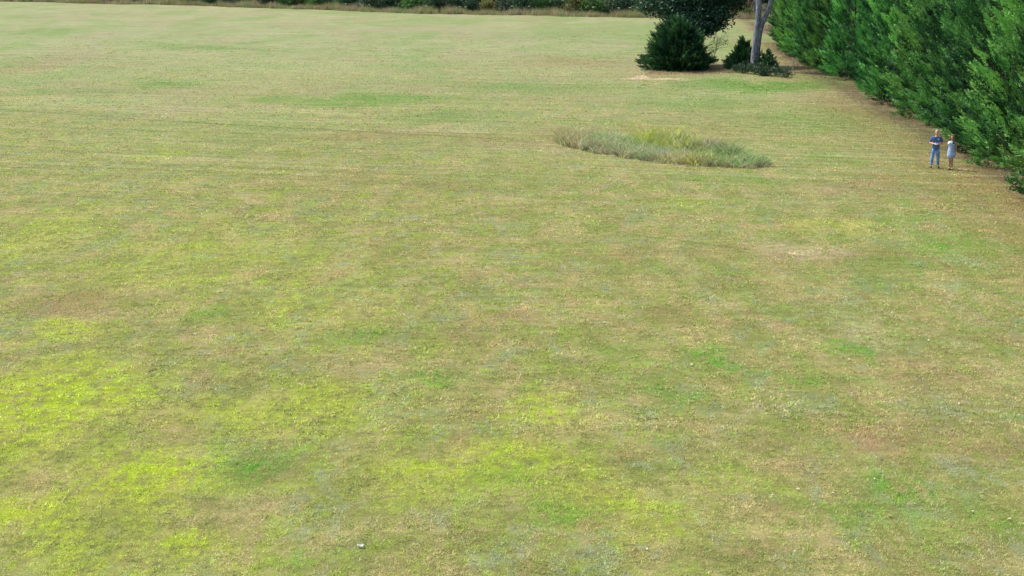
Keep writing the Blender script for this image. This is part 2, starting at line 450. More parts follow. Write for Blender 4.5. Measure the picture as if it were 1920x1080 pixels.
M_greybark = bark_mat("grey_bark", (.10, .10, .115), (.36, .37, .40))

# ------------------------------------------------------------------ mown grass blades: mats of short blades set out over the lawn
def build_turf():
    m, nb, b, out = new_mat("turf_blades")
    c, P, n_fine, n_sm, Y, X = lawn_colour(nb, 'INSTANCER')
    at = nb.n.new('ShaderNodeAttribute'); at.attribute_name = 'col'
    c = nb.mix(1.0, c, at.outputs['Color'], 'MULTIPLY')
    hs = nb.n.new('ShaderNodeHueSaturation'); hs.inputs['Value'].default_value = 1.92; hs.inputs['Saturation'].default_value = .92
    nb.l.new(c, hs.inputs['Color']); c = hs.outputs[0]
    nb.l.new(c, b.inputs['Base Color']); b.inputs['Roughness'].default_value = .75; b.inputs['Specular IOR Level'].default_value = .15
    tr = nb.n.new('ShaderNodeBsdfTranslucent'); nb.l.new(c, tr.inputs['Color'])
    mx = nb.n.new('ShaderNodeMixShader'); mx.inputs[0].default_value = .35
    nb.l.new(b.outputs[0], mx.inputs[1]); nb.l.new(tr.outputs[0], mx.inputs[2]); nb.l.new(mx.outputs[0], out.inputs['Surface'])

    def mat_mesh(seed, half, nblade, ln, wd, lay):
        r = np.random.default_rng(seed)
        # blades grow in small tufts, so the turf has light crests and dark hollows
        nt_ = max(8, nblade // 14)
        tc = r.uniform(-half, half, (nt_, 2))
        ti = r.integers(0, nt_, nblade)
        base = tc[ti] + r.normal(0, ln * .55, (nblade, 2))
        az = r.uniform(0, 2 * np.pi, nblade) ; el = np.clip(r.normal(lay, .32, nblade), .05, 1.45)
        L = ln * r.uniform(.45, 1.3, nblade) * r.uniform(.6, 1.25, nt_)[ti]
        d = np.stack([np.cos(az) * np.cos(el), np.sin(az) * np.cos(el), np.sin(el)], -1)
        side = np.stack([-np.sin(az), np.cos(az), np.zeros(nblade)], -1) * (wd * r.uniform(.6, 1.3, nblade))[:, None] / 2
        b0 = np.concatenate([base, np.full((nblade, 1), -.005)], 1)
        mid = b0 + d * (L * .55)[:, None]
        tip = b0 + d * L[:, None] - np.array([0, 0, 1]) * (L * .22)[:, None] * np.cos(el)[:, None]
        V = np.stack([b0 - side, b0 + side, mid + side * .8, mid - side * .8, tip], 1).reshape(-1, 3)
        i = np.arange(nblade)[:, None] * 5
        Fc = np.concatenate([i + [0, 1, 2], i + [0, 2, 3], i + [3, 2, 4]], 0)
        # individual blades: some bleached straw, some green
        v = r.uniform(.50, 1.48, nblade) * r.uniform(.72, 1.28, nt_)[ti]
        straw = (r.random(nblade) < .28)
        colr = np.stack([v * np.where(straw, 1.16, .97), v * np.where(straw, 1.06, 1.0), v * np.where(straw, 1.15, .92)], -1)
        col = np.repeat(colr, 5, 0)
        me = mesh_np("turf_mat", V, Fc, np.clip(col, 0, 3)); me.materials.append(m)
        return me
    bands = [  # y0, y1, half size, blades, length, width, variants
        (16.0, 25.0, .25, 560, .055, .0065, 8, .60),
        (25.0, 46.0, .36, 520, .058, .011, 6, .60),
        (46.0, 82.0, .62, 600, .062, .019, 5, .60),
        (82.0, 190.0, 1.2, 700, .06, .036, 4, .55)]
    r = np.random.default_rng(5)
    hold = bpy.data.collections.new("turf_source")      # source meshes for the instancer, not linked to the scene
    pts, idx, rot, scl = [], [], [], []
    n0 = 0
    srcs = []
    for bi, (y0, y1, half, nbld, ln, wd, nv, lay) in enumerate(bands):
        for v in range(nv):
            o = bpy.data.objects.new("turf_%02d" % n0, mat_mesh(100 * bi + v, half, nbld, ln, wd, lay)); hold.objects.link(o); srcs.append(o); n0 += 1
        step = half * 1.75
        for y in np.arange(y0, y1, step):
            w = .40 * (y * .98 + 2.5) + 1.5
            for x in np.arange(-w, w, step):
                xx = x + r.uniform(-.3, .3) * step; yy = y + r.uniform(-.3, .3) * step
                if xx > 16.9 + .0905 * yy - 1.0 * float(_s(80, 60, yy)): continue
                if yy > 135 and r.random() < (yy - 135) / 60: continue
                pts.append((xx, yy, float(gz(xx, yy)))); idx.append(n0 - nv + r.integers(0, nv))
                rot.append((0, 0, r.uniform(0, 6.283))); scl.append(r.uniform(.85, 1.15) * (1.3 if r.random() < .12 else 1))
    me = bpy.data.meshes.new("mown_grass")
    me.vertices.add(len(pts)); me.vertices.foreach_set('co', np.array(pts, np.float32).ravel())
    a = me.attributes.new('pick', 'INT', 'POINT'); a.data.foreach_set('value', np.array(idx, np.int32))
    a = me.attributes.new('turn', 'FLOAT_VECTOR', 'POINT'); a.data.foreach_set('vector', np.array(rot, np.float32).ravel())
    pa = np.array(pts); pt = patches(pa[:, 0], pa[:, 1])
    a = me.attributes.new('patch', 'FLOAT_VECTOR', 'POINT'); a.data.foreach_set('vector', pt[:, :3].astype(np.float32).ravel())
    a = me.attributes.new('patch_pale', 'FLOAT', 'POINT'); a.data.foreach_set('value', pt[:, 3].astype(np.float32))
    a = me.attributes.new('size', 'FLOAT', 'POINT'); a.data.foreach_set('value', np.array(scl, np.float32))
    me.update()
    o = link("mown_grass", me)
    tag(o, 'short mown turf of mixed green and straw coloured blades', 'grass', kind='stuff')
    ng = bpy.data.node_groups.new("turf_instancer", 'GeometryNodeTree')
    ng.interface.new_socket("Geometry", in_out='INPUT', socket_type='NodeSocketGeometry')
    ng.interface.new_socket("Geometry", in_out='OUTPUT', socket_type='NodeSocketGeometry')
    N = ng.nodes; gi = N.new('NodeGroupInput'); go = N.new('NodeGroupOutput')
    ci = N.new('GeometryNodeCollectionInfo'); ci.inputs['Collection'].default_value = hold
    ci.inputs['Separate Children'].default_value = True; ci.inputs['Reset Children'].default_value = True
    ip = N.new('GeometryNodeInstanceOnPoints'); ip.inputs['Pick Instance'].default_value = True
    def named(nm, t):
        q = N.new('GeometryNodeInputNamedAttribute'); q.data_type = t; q.inputs['Name'].default_value = nm
        return q.outputs['Attribute']
    ng.links.new(gi.outputs[0], ip.inputs['Points']); ng.links.new(ci.outputs[0], ip.inputs['Instance'])
    ng.links.new(named('pick', 'INT'), ip.inputs['Instance Index'])
    ng.links.new(named('turn', 'FLOAT_VECTOR'), ip.inputs['Rotation'])
    ng.links.new(named('size', 'FLOAT'), ip.inputs['Scale'])
    ng.links.new(ip.outputs[0], go.inputs[0])
    md = o.modifiers.new("turf", 'NODES'); md.node_group = ng
build_turf()

# ------------------------------------------------------------------ foliage builders
def norm(a):
    return a / np.maximum(np.linalg.norm(a, axis=-1, keepdims=True), 1e-9)

def sprays(P0, D, Ln, cols, r, nleaf=18, wid=.32, leafw=.045, droop=.0, leafl=.42):
    """flattened feathery sprays: from P0 along D; every spray is a fan of narrow leaflets"""
    n = len(P0)
    D = norm(D)
    rnd = norm(r.normal(size=(n, 3)))
    S = norm(np.cross(D, rnd)); U = np.cross(D, S)
    t = (np.arange(nleaf) + .5) / nleaf
    V = []; C = []
    for k in range(nleaf):
        sg = 1 if k % 2 else -1
        tk = t[k] + r.uniform(-.03, .03, n)
        base = P0 + D * (Ln * tk)[:, None] - np.array([0, 0, 1.]) * (droop * Ln * tk ** 2)[:, None]
        ll = Ln * leafl * (1 - .62 * t[k]) * r.uniform(.7, 1.3, n)
        ld = norm(D * .85 + S * sg * (wid / .32) * (.9 - .5 * t[k]) + U * r.normal(0, .28, (n, 1)))
        if k == nleaf - 1: ld = D
        tip = base + ld * ll[:, None]
        wv = norm(np.cross(ld, U + r.normal(0, .35, (n, 3)))) * (leafw * r.uniform(.7, 1.3, n))[:, None]
        mid = base + ld * (ll * .45)[:, None]
        V.append(np.stack([base, mid + wv, tip, mid - wv], 1))
        f = (1 + .22 * t[k]) * r.uniform(.82, 1.18, n)
        C.append(np.repeat((cols * f[:, None])[:, None, :], 4, 1))
    V = np.concatenate(V).reshape(-1, 3); C = np.concatenate(C).reshape(-1, 3)
    i = np.arange(len(V) // 4)[:, None] * 4
    return V, i + [0, 1, 2, 3], C

def conifer_crown(name, H, Rf, nbr, elev, seed, pal, per=8, slen=.65, nleaf=16, leafw=.045, zmin=.15, outer=1.2, lean=(0, 0), squash=1.0, droop=.05, tight=1.0, rlo=.80, lumpk=1.0):
    r = np.random.default_rng(seed)
    # tip heights weighted by circumference
    zz = np.linspace(zmin, H, 400); w = np.array([max(.15, Rf(z / H)) for z in zz]); w /= w.sum()
    zt = r.choice(zz, nbr, p=w) + r.uniform(-.1, .1, nbr)
    az = np.arange(nbr) * 2.39996 + r.normal(0, .25, nbr)
    # lumpy outline
    lump = 1 + lumpk * (.10 * np.sin(az * 3 + seed) + .08 * np.sin(az * 5 + zt * 1.3) + .07 * np.sin(zt * 2.2 + az * 2))
    if H > 8: lump = 1 + (lump - 1) * _s(.3, 2.5, zt); zt = np.maximum(zt, .35)
    Rr = np.array([Rf(z / H) for z in zt]) * lump * r.uniform(rlo, 1.10, nbr)
    rad = np.stack([np.cos(az), np.sin(az) * squash, np.zeros(nbr)], -1)
    tip = rad * Rr[:, None]; tip[:, 2] = zt
    tip[:, 0] += lean[0] * zt; tip[:, 1] += lean[1] * zt
    z0 = np.maximum(.1, zt - Rr * math.tan(elev) * r.uniform(.7, 1.2, nbr))
    st = np.zeros((nbr, 3)); st[:, 2] = z0; st[:, 0] = lean[0] * z0; st[:, 1] = lean[1] * z0
    bd = norm(tip - st)
    bl = np.linalg.norm(tip - st, axis=1)
    P0 = []; D = []; Ln = []; Cc = []
    pal = np.array(pal)
    bt = r.random(nbr)
    for k in range(per):
        s = np.minimum(bl, outer) * (1 - (k + r.random(nbr)) / per)
        p = tip - bd * s[:, None] + r.normal(0, .10 + .10 * (1 - tight), (nbr, 3)) * (s[:, None] / outer + .3)
        spread = r.normal(0, .55 * tight, (nbr, 3)) * (s[:, None] / outer * .8 + .25)
        d = norm(bd + rad * .25 + spread + np.array([0, 0, .25]))
        P0.append(p); D.append(d); Ln.append(slen * r.uniform(.6, 1.25, nbr))
        tt = np.clip(bt + r.normal(0, .16, nbr), 0, .999)
        x = tt * (len(pal) - 1); i0 = x.astype(int); f = (x - i0)[:, None]
        Cc.append(pal[i0] * (1 - f) + pal[np.minimum(i0 + 1, len(pal) - 1)] * f)
    P0 = np.concatenate(P0); D = np.concatenate(D); Ln = np.concatenate(Ln); Cc = np.concatenate(Cc)
    P0[:, 2] = np.maximum(P0[:, 2], .05)
    V, Fc, C = sprays(P0, D, Ln, Cc, r, nleaf=nleaf, leafw=leafw, droop=droop)
    V[:, 2] = np.maximum(V[:, 2], .02)
    me = mesh_np(name, V, Fc, C)
    # woody branches
    bm_parts = []
    for k in range(0, nbr, 3):
        if bl[k] < .4: continue
        bm_parts.append(tube([tuple(st[k]), tuple((st[k] + tip[k]) / 2), tuple(tip[k] - bd[k] * .3)], [.035, .02, .008], 4, cap=False))
    bv, bf = join_parts(bm_parts)
    return me, mesh_py(name + "_branches", bv, bf)

def leaf_cards(C0, size, cols, r, flat=.3):
    n = len(C0)
    nn = norm(r.normal(size=(n, 3)) + np.array([0, 0, flat * 2]))
    a = norm(np.cross(nn, r.normal(size=(n, 3)))); b = np.cross(nn, a)
    L = (size * r.uniform(.6, 1.35, n))[:, None]; W = L * r.uniform(.5, .75, n)[:, None]
    fold = nn * L * r.uniform(-.2, .25, n)[:, None]
    V = np.stack([C0 - a * L * .5, C0 + b * W * .5 + fold * .5, C0 + a * L * .5, C0 - b * W * .5 + fold * .5], 1).reshape(-1, 3)
    C = np.repeat(cols, 4, 0)
    i = np.arange(n)[:, None] * 4
    return V, np.concatenate([i + [0, 1, 2], i + [0, 2, 3]]), C

def broad_crown(name, blobs, nclump, nleaf, size, pal, seed, clump_r=.45, fill=.35):
    """blobs: (x, y, z, rx, rz). leaves sit in clumps near each blob's surface, with gaps between the clumps"""
    r = np.random.default_rng(seed); pal = np.array(pal)
    tot = sum(b[3] ** 2 for b in blobs)
    P = []; Cc = []
    for bx, by, bz, rx, rz in blobs:
        k = max(4, int(nclump * rx ** 2 / tot))
        d = norm(r.normal(size=(k, 3)))
        rad = r.uniform(1 - fill, 1.08, k)[:, None]
        c = np.array([bx, by, bz]) + d * rad * np.array([rx, rx, rz])
        tone = r.random(k)
        cr = clump_r * r.uniform(.5, 1.3, k)
        o = r.normal(0, 1, (k, nleaf, 3)) * cr[:, None, None] * np.array([1, 1, .55])
        P.append((c[:, None, :] + o).reshape(-1, 3))
        tt = np.clip(np.repeat(tone, nleaf) + r.normal(0, .18, k * nleaf), 0, .999) * (len(pal) - 1)
        i0 = tt.astype(int); f = (tt - i0)[:, None]
        Cc.append(pal[i0] * (1 - f) + pal[i0 + 1] * f)
    P = np.concatenate(P); Cc = np.concatenate(Cc) * r.uniform(.85, 1.15, (len(P), 1))
    V, Fc, C = leaf_cards(P, size, Cc, r)
    V[:, 2] = np.maximum(V[:, 2], .01)
    return mesh_np(name, V, Fc, C)

def trunk_mesh(name, path, radii, n=12, seed=0, rough=.12):
    v, f = tube(path, radii, n, rough, np.random.default_rng(seed))
    me = mesh_py(name, v, f)
    return me

# ------------------------------------------------------------------ the cypress hedge
PAL_CYP = [(.004, .022, .011), (.014, .070, .024), (.042, .168, .040), (.104, .305, .064), (.185, .430, .095)]
def cyp_profile(t):
    if t < .06: return 2.05 + t * 14
    if t < .55: return 2.95 - (t - .06) * .9
    return max(.05, 2.51 * (1 - ((t - .55) / .45) ** 1.5))
protos = []
for k in range(5):
    H = [11.6, 12.2, 11.0, 12.6, 11.3][k]
    fol, br = conifer_crown("cypress_crown", H, cyp_profile, 350, R(48), 40 + k, PAL_CYP, per=11, slen=.54, nleaf=14, leafw=.027, outer=1.2, droop=.0, tight=.24, rlo=.60, lumpk=1.3)
    tr = trunk_mesh("cypress_trunk", [(0, 0, -.1), (.03, 0, 1.5), (0, .05, 5), (.05, 0, H * .93)], [.24, .18, .12, .02], 9, k)
    protos.append((fol, br, tr))
ordw = ['', 'second', 'third', 'fourth', 'fifth', 'sixth', 'seventh', 'eighth', 'ninth', 'tenth', 'eleventh', 'twelfth', 'thirteenth',
        'fourteenth', 'fifteenth', 'sixteenth', 'seventeenth', 'eighteenth', 'nineteenth', 'twentieth', 'twenty-first', 'twenty-second',
        'twenty-third', 'twenty-fourth', 'twenty-fifth', 'twenty-sixth', 'twenty-seventh', 'twenty-eighth', 'twenty-ninth', 'thirtieth', 'thirty-first', 'thirty-second', 'thirty-third', 'thirty-fourth', 'thirty-fifth', 'thirty-sixth', 'thirty-seventh', 'thirty-eighth', 'thirty-ninth', 'fortieth', 'forty-first', 'forty-second']
r = np.random.default_rng(77)
y = 168.0; i = 0
while y > 34:
    x = 19.6 + .0905 * y + r.uniform(-.6, .5) - .9 * float(_s(80, 60, y))
    if 104 < y < 117: x += 2.4            # the recess between the two groups of the hedge
    root = empty("cypress_tree", (x, y, float(gz(x, y)) - .05), r.uniform(0, 6.28), r.uniform(.90, 1.14))
    fol, br, tr = protos[i % 5]
    link("crown", fol, M_cypress, root); tag(link("branches", br, M_bark, root), kind='stuff'); link("trunk", tr, M_bark, root)
    if i == 0: lab = 'green cypress standing at the far end of the tall hedge behind the forked trunk'
    elif 57 < y < 61.5: lab = 'green cypress, %s from the far end of the hedge, right behind the two people' % ordw[i]
    elif 131 < y < 136: lab = 'dark green cypress, %s from the far end of the hedge, behind the white stake' % ordw[i]
    elif 108 < y < 114: lab = 'cypress set back in the dark recess of the hedge, %s from its far end' % ordw[i]
    else: lab = 'tall bushy green cypress, %s from the far end of the hedge' % ordw[i]
    tag(root, lab, 'tree', 'cypress trees of the hedge')
    y -= r.uniform(3.8, 5.4) + (1.0 if 111 < y < 117 else 0); i += 1

# ------------------------------------------------------------------ the oak, its junipers and neighbours
PAL_JUN = [(.008, .032, .016), (.015, .058, .022), (.030, .098, .032), (.062, .160, .045)]
PAL_OAK = [(.016, .050, .030), (.028, .085, .044), (.055, .125, .062), (.100, .180, .090)]

ox, oy = G(1306, 123)
oak = empty("oak_tree", (ox, oy, float(gz(ox, oy)) - .05))
tag(oak, 'broad dark green oak rising behind the big juniper bush', 'tree')
link("trunk", trunk_mesh("oak_trunk", [(0, 0, 0), (.05, 0, 1.2), (-.05, 0, 3.0), (-.2, 0, 4.6), (-.3, .1, 7), (-.2, 0, 10)], [.62, .48, .44, .42, .3, .12], 14, 3), M_greybark, oak, smooth=True)
limb_ends = [(-4.6, -.8, 6.2), (-3.0, -2.4, 7.6), (3.6, -1.0, 5.8), (2.4, 2.0, 8.5), (-2.0, 2.8, 8.0), (1.0, -3.0, 6.2), (4.2, .8, 8), (-.5, -2.5, 9)]
for e in limb_ends:
    s = (-.1, 0, 3.4 + .25 * (e[2] - 5))
    mid = ((s[0] + e[0]) * .5, (s[1] + e[1]) * .5, (s[2] + e[2]) * .5 - .2)
    link("limb", trunk_mesh("oak_limb", [s, mid, e], [.2, .12, .04], 8, 5), M_bark, oak, smooth=True)
blobs = [(-4.4, -.6, 6.6, 1.9, 1.4), (-3.4, -1.6, 6.0, 1.7, 1.2), (-1.6, -2.2, 5.6, 1.9, 1.5), (.2, -2.4, 5.0, 1.8, 1.4), (1.6, -1.6, 5.2, 1.7, 1.4),
         (3.2, -.6, 6.2, 1.7, 1.1), (3.6, .8, 7.2, 2.0, 1.3), (1.0, 1.5, 5.8, 2.2, 1.5), (-2.0, 1.8, 6.4, 2.2, 1.5), (0, 0, 8.4, 3.6, 2.2),
         (-3.2, 0, 8.8, 2.6, 1.9), (3.0, 0, 9.0, 2.6, 1.9), (0, 0, 11.4, 3.0, 2.0), (-.3, -1.2, 7.0, 2.4, 1.8), (-5.0, -.3, 5.9, .9, .7), (.9, -2.6, 4.1, 1.0, .8), (-1.4, -2.4, 4.5, 1.5, 1.1), (-.2, -2.9, 4.3, 1.3, 1.0), (1.9, -2.2, 4.6, 1.0, .8), (-2.4, -2.6, 4.6, 1.3, 1.0), (-.6, -3.0, 3.7, 1.1, .9), (-1.7, -2.8, 3.9, 1.0, .8), (.4, -2.9, 3.5, .7, .6)]
link("crown", broad_crown("oak_crown", blobs, 1500, 26, .27, PAL_OAK, 8, .42, .5), M_oak, oak)

def jun(name, loc, H, Rf, nbr, seed, label, per=8, slen=.5, squash=1.0, pal=PAL_JUN, elev=58, lean=(0, 0), leafw=.032, nleaf=15):
    t = empty(name, (loc[0], loc[1], float(gz(*loc)) - .03))
    tag(t, label, 'bush')
    fol, br = conifer_crown("juniper_crown", H, Rf, nbr, R(elev), seed, pal, per, slen, nleaf, leafw, .1, .9, lean, squash, tight=.5, rlo=.62, lumpk=1.25)
    link("crown", fol, M_juniper, t); tag(link("branches", br, M_bark, t), kind='stuff')
    return t
jun("juniper_bush", G(1275, 132), 5.1, lambda t: 3.15 * (1 - t ** 1.9) ** .8 * (.80 + .20 * min(1, t * 5)), 620, 12,
    'large dark juniper bush under the oak beside the bare sandy patch', per=8, slen=.62, lean=(-.08, 0))
jun("juniper_bush", G(1399, 131), 2.9, lambda t: 1.95 * (1 - t ** 1.3) ** .9, 300, 21,
    'smaller juniper bush wrapped round the base of the forked grey trunk', slen=.5, lean=(-.12, 0))
jun("juniper_bush", G(1434, 135), 1.9, lambda t: 1.25 * (1 - t ** 1.3) ** .9, 130, 22,
    'low juniper sprig growing on the right of the forked grey trunk', slen=.45, lean=(.08, 0))

ox, oy = G(1442, 142)
bramble = empty("bramble_thicket", (ox, oy, float(gz(ox, oy))))
tag(bramble, 'low dark bramble thicket sprawling right of the smaller juniper', 'bush')
link("foliage", broad_crown("bramble_leaves", [(-1.5, 3, .5, .8, .45), (-.8, 1.5, .55, .9, .5), (-.2, .2, .5, .9, .45), (.5, -1.4, .45, .8, .4), (1.0, -2.6, .35, .6, .3), (-2.2, 4, .45, .6, .4), (-.5, -.5, .4, .8, .4)],
     220, 24, .13, [(.018, .045, .024), (.03, .07, .03), (.06, .10, .05)], 4, .22, .6), M_oak, bramble)
stv = [tube([(a * .3, b * .2, 0), (a * .7, b * .5, .5), (a, b, .35 + .2 * abs(a))], [.015, .01, .005], 4) for a, b in ((-2.4, .9), (-1.2, .2), (.4, .3), (1.2, -.8), (1.9, -1.0), (-.5, .9))]
link("stems", mesh_py("bramble_stems", *join_parts(stv)), M_bark, bramble)

ox, oy = G(1244, 133)
light = empty("leafy_seedling", (ox, oy, float(gz(ox, oy))))
tag(light, 'small bright green shrub at the left foot of the large juniper', 'bush')
link("foliage", broad_crown("seedling_leaves", [(0, 0, .5, .55, .5), (.5, .2, .3, .45, .3)], 60, 22, .11, [(.04, .11, .02), (.07, .17, .03)], 5, .16, .8), M_oak, light)
link("stem", trunk_mesh("seedling_stem", [(0, 0, 0), (.05, 0, .4), (0, .05, .8)], [.02, .015, .005], 6, 2), M_bark, light)

# sparse grey-green sapling to the right of the big juniper
ox, oy = G(1342, 122)
sap = empty("sapling", (ox, oy, float(gz(ox, oy))))
tag(sap, 'thin grey-green sapling with sparse twigs on the right of the large juniper', 'tree')
rr = np.random.default_rng(15); tw = []; ends = []
link("trunk", trunk_mesh("sapling_trunk", [(-.7, 0, 0), (-.3, 0, .7), (.0, 0, 1.5), (.1, 0, 2.9)], [.05, .04, .03, .01], 7, 2), M_greybark, sap)
for k in range(26):
    t = rr.uniform(.25, 1); s = np.array([-.5 + .6 * t, 0, .3 + 2.4 * t]); a = rr.uniform(0, 6.28)
    e = s + np.array([math.cos(a) * .9 + .25, math.sin(a) * .6, rr.uniform(.3, .9)]) * rr.uniform(.5, 1.1)
    tw.append(tube([tuple(s), tuple((s + e) / 2 + [0, 0, -.05]), tuple(e)], [.018, .012, .005], 4)); ends += [e, (s + e) / 2 * .4 + e * .6]
link("twigs", mesh_py("sapling_twigs", *join_parts(tw)), M_greybark, sap)
E_ = np.array(ends); E_ = (E_[:, None, :] + rr.normal(0, .13, (len(E_), 12, 3))).reshape(-1, 3)
V, Fc, C = leaf_cards(E_, .09, np.array([(.07, .14, .07)]) * rr.uniform(.6, 1.3, (len(E_), 1)), rr)
link("foliage", mesh_np("sapling_leaves", V, Fc, C), M_oak, sap)

# forked grey trunk
ox, oy = G(1414, 133)
fk = empty("forked_tree", (ox, oy, float(gz(ox, oy)) - .05))
tag(fk, 'tall tree with a bare grey forked trunk between the junipers and the hedge', 'tree')
link("trunk", trunk_mesh("forked_trunk", [(-.04, 0, -.1), (-.01, 0, .4), (.04, 0, 1.6), (.10, 0, 2.8), (.15, 0, 3.8), (.18, 0, 4.6), (.20, 0, 5.4), (.22, 0, 6.6), (.30, .1, 8.4), (.5, 0, 11)], [.58, .44, .39, .37, .35, .29, .27, .25, .22, .12], 16, 9, .08), M_greybark, fk, smooth=True)
link("limb", trunk_mesh("forked_limb_right", [(.12, -.12, .8), (.24, -.1, 2.4), (.36, -.06, 3.6), (.60, 0, 4.5), (1.02, 0, 5.5), (1.28, 0, 6.4), (1.5, 0, 8), (1.8, 0, 10)], [.27, .26, .25, .23, .22, .20, .17, .1], 12, 7, .08), M_greybark, fk, smooth=True)
link("crown", broad_crown("forked_crown", [(.2, 0, 12, 2.6, 1.8), (-1, .5, 10.6, 1.8, 1.2), (2.2, 0, 11, 2.0, 1.5), (1, 0, 13.4, 2.0, 1.4)], 420, 26, .24, PAL_OAK, 18, .4, .5), M_oak, fk)

# white stake
M_white = simple_mat("weathered_white_paint", (.62, .60, .55), .6, .1, 30)
sx, sy = G(1487, 131)
stake = link("boundary_stake", trunk_mesh("stake", [(0, 0, -.1), (-.02, 0, .5), (-.05, 0, 1.08), (-.05, 0, 1.12)], [.045, .042, .040, .02], 6), M_white)
stake.location = (sx, sy, float(gz(sx, sy)))
tag(stake, 'thin white stake standing in dry grass before the far hedge', 'stake')

# distant utility pole with a white conduit
M_pole = simple_mat("weathered_pole_wood", (.20, .22, .26), .9, .2, 8)
ox, oy = G(1414.5, 34)
pl = empty("utility_pole", (ox, oy, float(gz(ox, oy))))
tag(pl, 'distant grey utility pole with white conduit, seen left of the forked trunk', 'utility pole')
link("pole", trunk_mesh("pole", [(0, 0, -.3), (0, 0, 4), (0, 0, 9.5)], [.19, .17, .13], 12, 1, .0), M_pole, pl, smooth=True)
v1 = tube([(.13, -.21, 1.1), (.13, -.20, 5), (.1, -.19, 9)], [.065, .065, .065], 8)
link("conduit", mesh_py("conduit", *v1), simple_mat("white_plastic", (.75, .77, .8), .4, .04), pl, smooth=True)
v2 = tube([(-1.1, 0, 9.0), (1.1, 0, 9.0)], [.06, .06], 4)
link("crossarm", mesh_py("crossarm", *v2), M_pole, pl)

# ------------------------------------------------------------------ tall blades
def blades(P, H, cols, r, wid=.012, lean=.35, seg=3, bend=.35):
    n = len(P); az = r.uniform(0, 6.283, n)
    l = np.abs(r.normal(0, lean, n))
    hd = np.stack([np.cos(az), np.sin(az), np.zeros(n)], -1)
    a2 = r.uniform(0, 6.283, n); side = np.stack([np.cos(a2), np.sin(a2), np.zeros(n)], -1) * (wid * r.uniform(.6, 1.4, n))[:, None] / 2
    V = []
    for s in range(seg + 1):
        t = s / seg
        c = P + hd * (H * (l * t + bend * t * t * .6))[:, None] + np.array([0, 0, 1.]) * (H * (t - .22 * bend * t * t))[:, None]
        k = 1 - t * .85
        V += [c - side * k, c + side * k]
    V = np.stack(V, 1)
    m_ = 2 * (seg + 1)
    i = np.arange(n)[:, None] * m_
    Fc = np.concatenate([i + [2 * s, 2 * s + 1, 2 * s + 3, 2 * s + 2] for s in range(seg)])
    C = np.repeat(cols * r.uniform(.75, 1.25, (n, 1)), m_, 0)
    return V.reshape(-1, 3), Fc, C

def tufts(cent, per, rad, hts, cols, r, **kw):
    n = len(cent)
    P = np.repeat(cent, per, 0); P[:, :2] += r.normal(0, rad, (len(P), 2)); P[:, 2] = gz(P[:, 0], P[:, 1]) - .02
    H = np.repeat(hts, per) * r.uniform(.5, 1.15, len(P))
    return blades(P, H, np.repeat(cols, per, 0), r, **kw)

def merge(lst):
    V = []; Fs = []; C = []; o = 0
    for v, f, c in lst:
        V.append(v); Fs.append(f + o); C.append(c); o += len(v)
    return np.concatenate(V), np.concatenate(Fs), np.concatenate(C)

# unmown island in the lawn
r = np.random.default_rng(33)
gl, gr_, gt, gb = (np.array(G(*q_)) for q_ in ((1048, 265), (1434, 305), (1230, 264), (1225, 305)))
ctr = (gl + gr_) / 2; AX = (gr_ - gl) / 2; AY = np.array([0, (gt[1] - gb[1]) / 2])
def island(n, u0, u1, v0, v1):
    u = r.uniform(u0, u1, n); v = r.uniform(v0, v1, n)
    edge = np.sqrt(np.maximum(0, 1 - u * u))
    edge *= 1 + .12 * np.sin(u * 9) 
    p = ctr + np.outer(u, AX) + np.outer(v * edge, AY)
    return np.concatenate([p, np.zeros((n, 1))], 1)
straw = (.60, .57, .31); tan = (.48, .43, .25); gry = (.48, .58, .32); grn = (.32, .52, .12); blu = (.36, .60, .22); yel = (.56, .60, .08); brn = (.30, .23, .14)
def zone(n, rect, hmin, hmax, pal, per=12, rad=.12, wid=.03, fray=.07, **kw):
    kw.setdefault('lean', .75); kw.setdefault('bend', .8); n = int(n * 2.2); c = island(n, *rect); c[:, 0] += r.normal(0, fray * 5, n); c[:, 1] += r.normal(0, fray * 5, n)
    e_ = (c[:, :2] - ctr); inv = np.linalg.inv(np.array([AX, AY]).T); q_ = e_ @ inv.T; c = c[(q_ ** 2).sum(1) < r.uniform(.85, 1.12, len(c))]; n = len(c)
    c_tone = (r.uniform(.38, 1.35, n) * np.where(r.random(n) < .2, .5, 1))[:, None]; pal = np.array(pal)
    return tufts(c, per, rad, 1.2 * r.uniform(hmin, hmax, n) * r.choice([.5, .75, .95, 1.2], n), pal[r.integers(0, len(pal), n)] * c_tone, r, wid=wid, **kw)
z = [zone(800, (-1, 1, -1, 1), .10, .34, [grn, gry, grn, blu, tan, brn], fray=.08),
     zone(240, (-1, -.76, -1, 1), .35, .8, [(.62, .48, .20), tan, (.50, .42, .14), gry], lean=.35, wid=.03),
     zone(300, (-.80, .0, -.2, 1), .22, .6, [blu, grn, gry, straw], wid=.03),
     zone(260, (-.74, -.35, -.9, .3), .2, .46, [gry, brn, tan, straw], wid=.03),
     zone(280, (-.4, .15, -.9, .2), .2, .46, [gry, straw, blu, tan], wid=.03),
     zone(130, (.02, .35, -1.0, -.5), .3, .6, [straw, straw, yel, tan], wid=.03),
     zone(170, (.42, .74, .2, 1.0), .35, .7, [straw, tan, (.5, .42, .33)], lean=.3, wid=.03),
     zone(380, (.25, .9, -.8, .6), .2, .52, [grn, blu, (.24, .36, .08), straw], wid=.03),
     zone(220, (.62, .97, -.9, .2), .15, .42, [gry, tan, blu, (.5, .44, .36)], wid=.03),
     zone(240, (-.9, .9, -1.06, -.84), .08, .26, [brn, brn, tan, gry]),]
V, Fc, C = merge(z)
tag(link("tall_grass", mesh_np("tall_grass", V, Fc, C), M_dry), 'unmown island of tangled tan and green grass in the lawn', 'grass', kind='stuff')
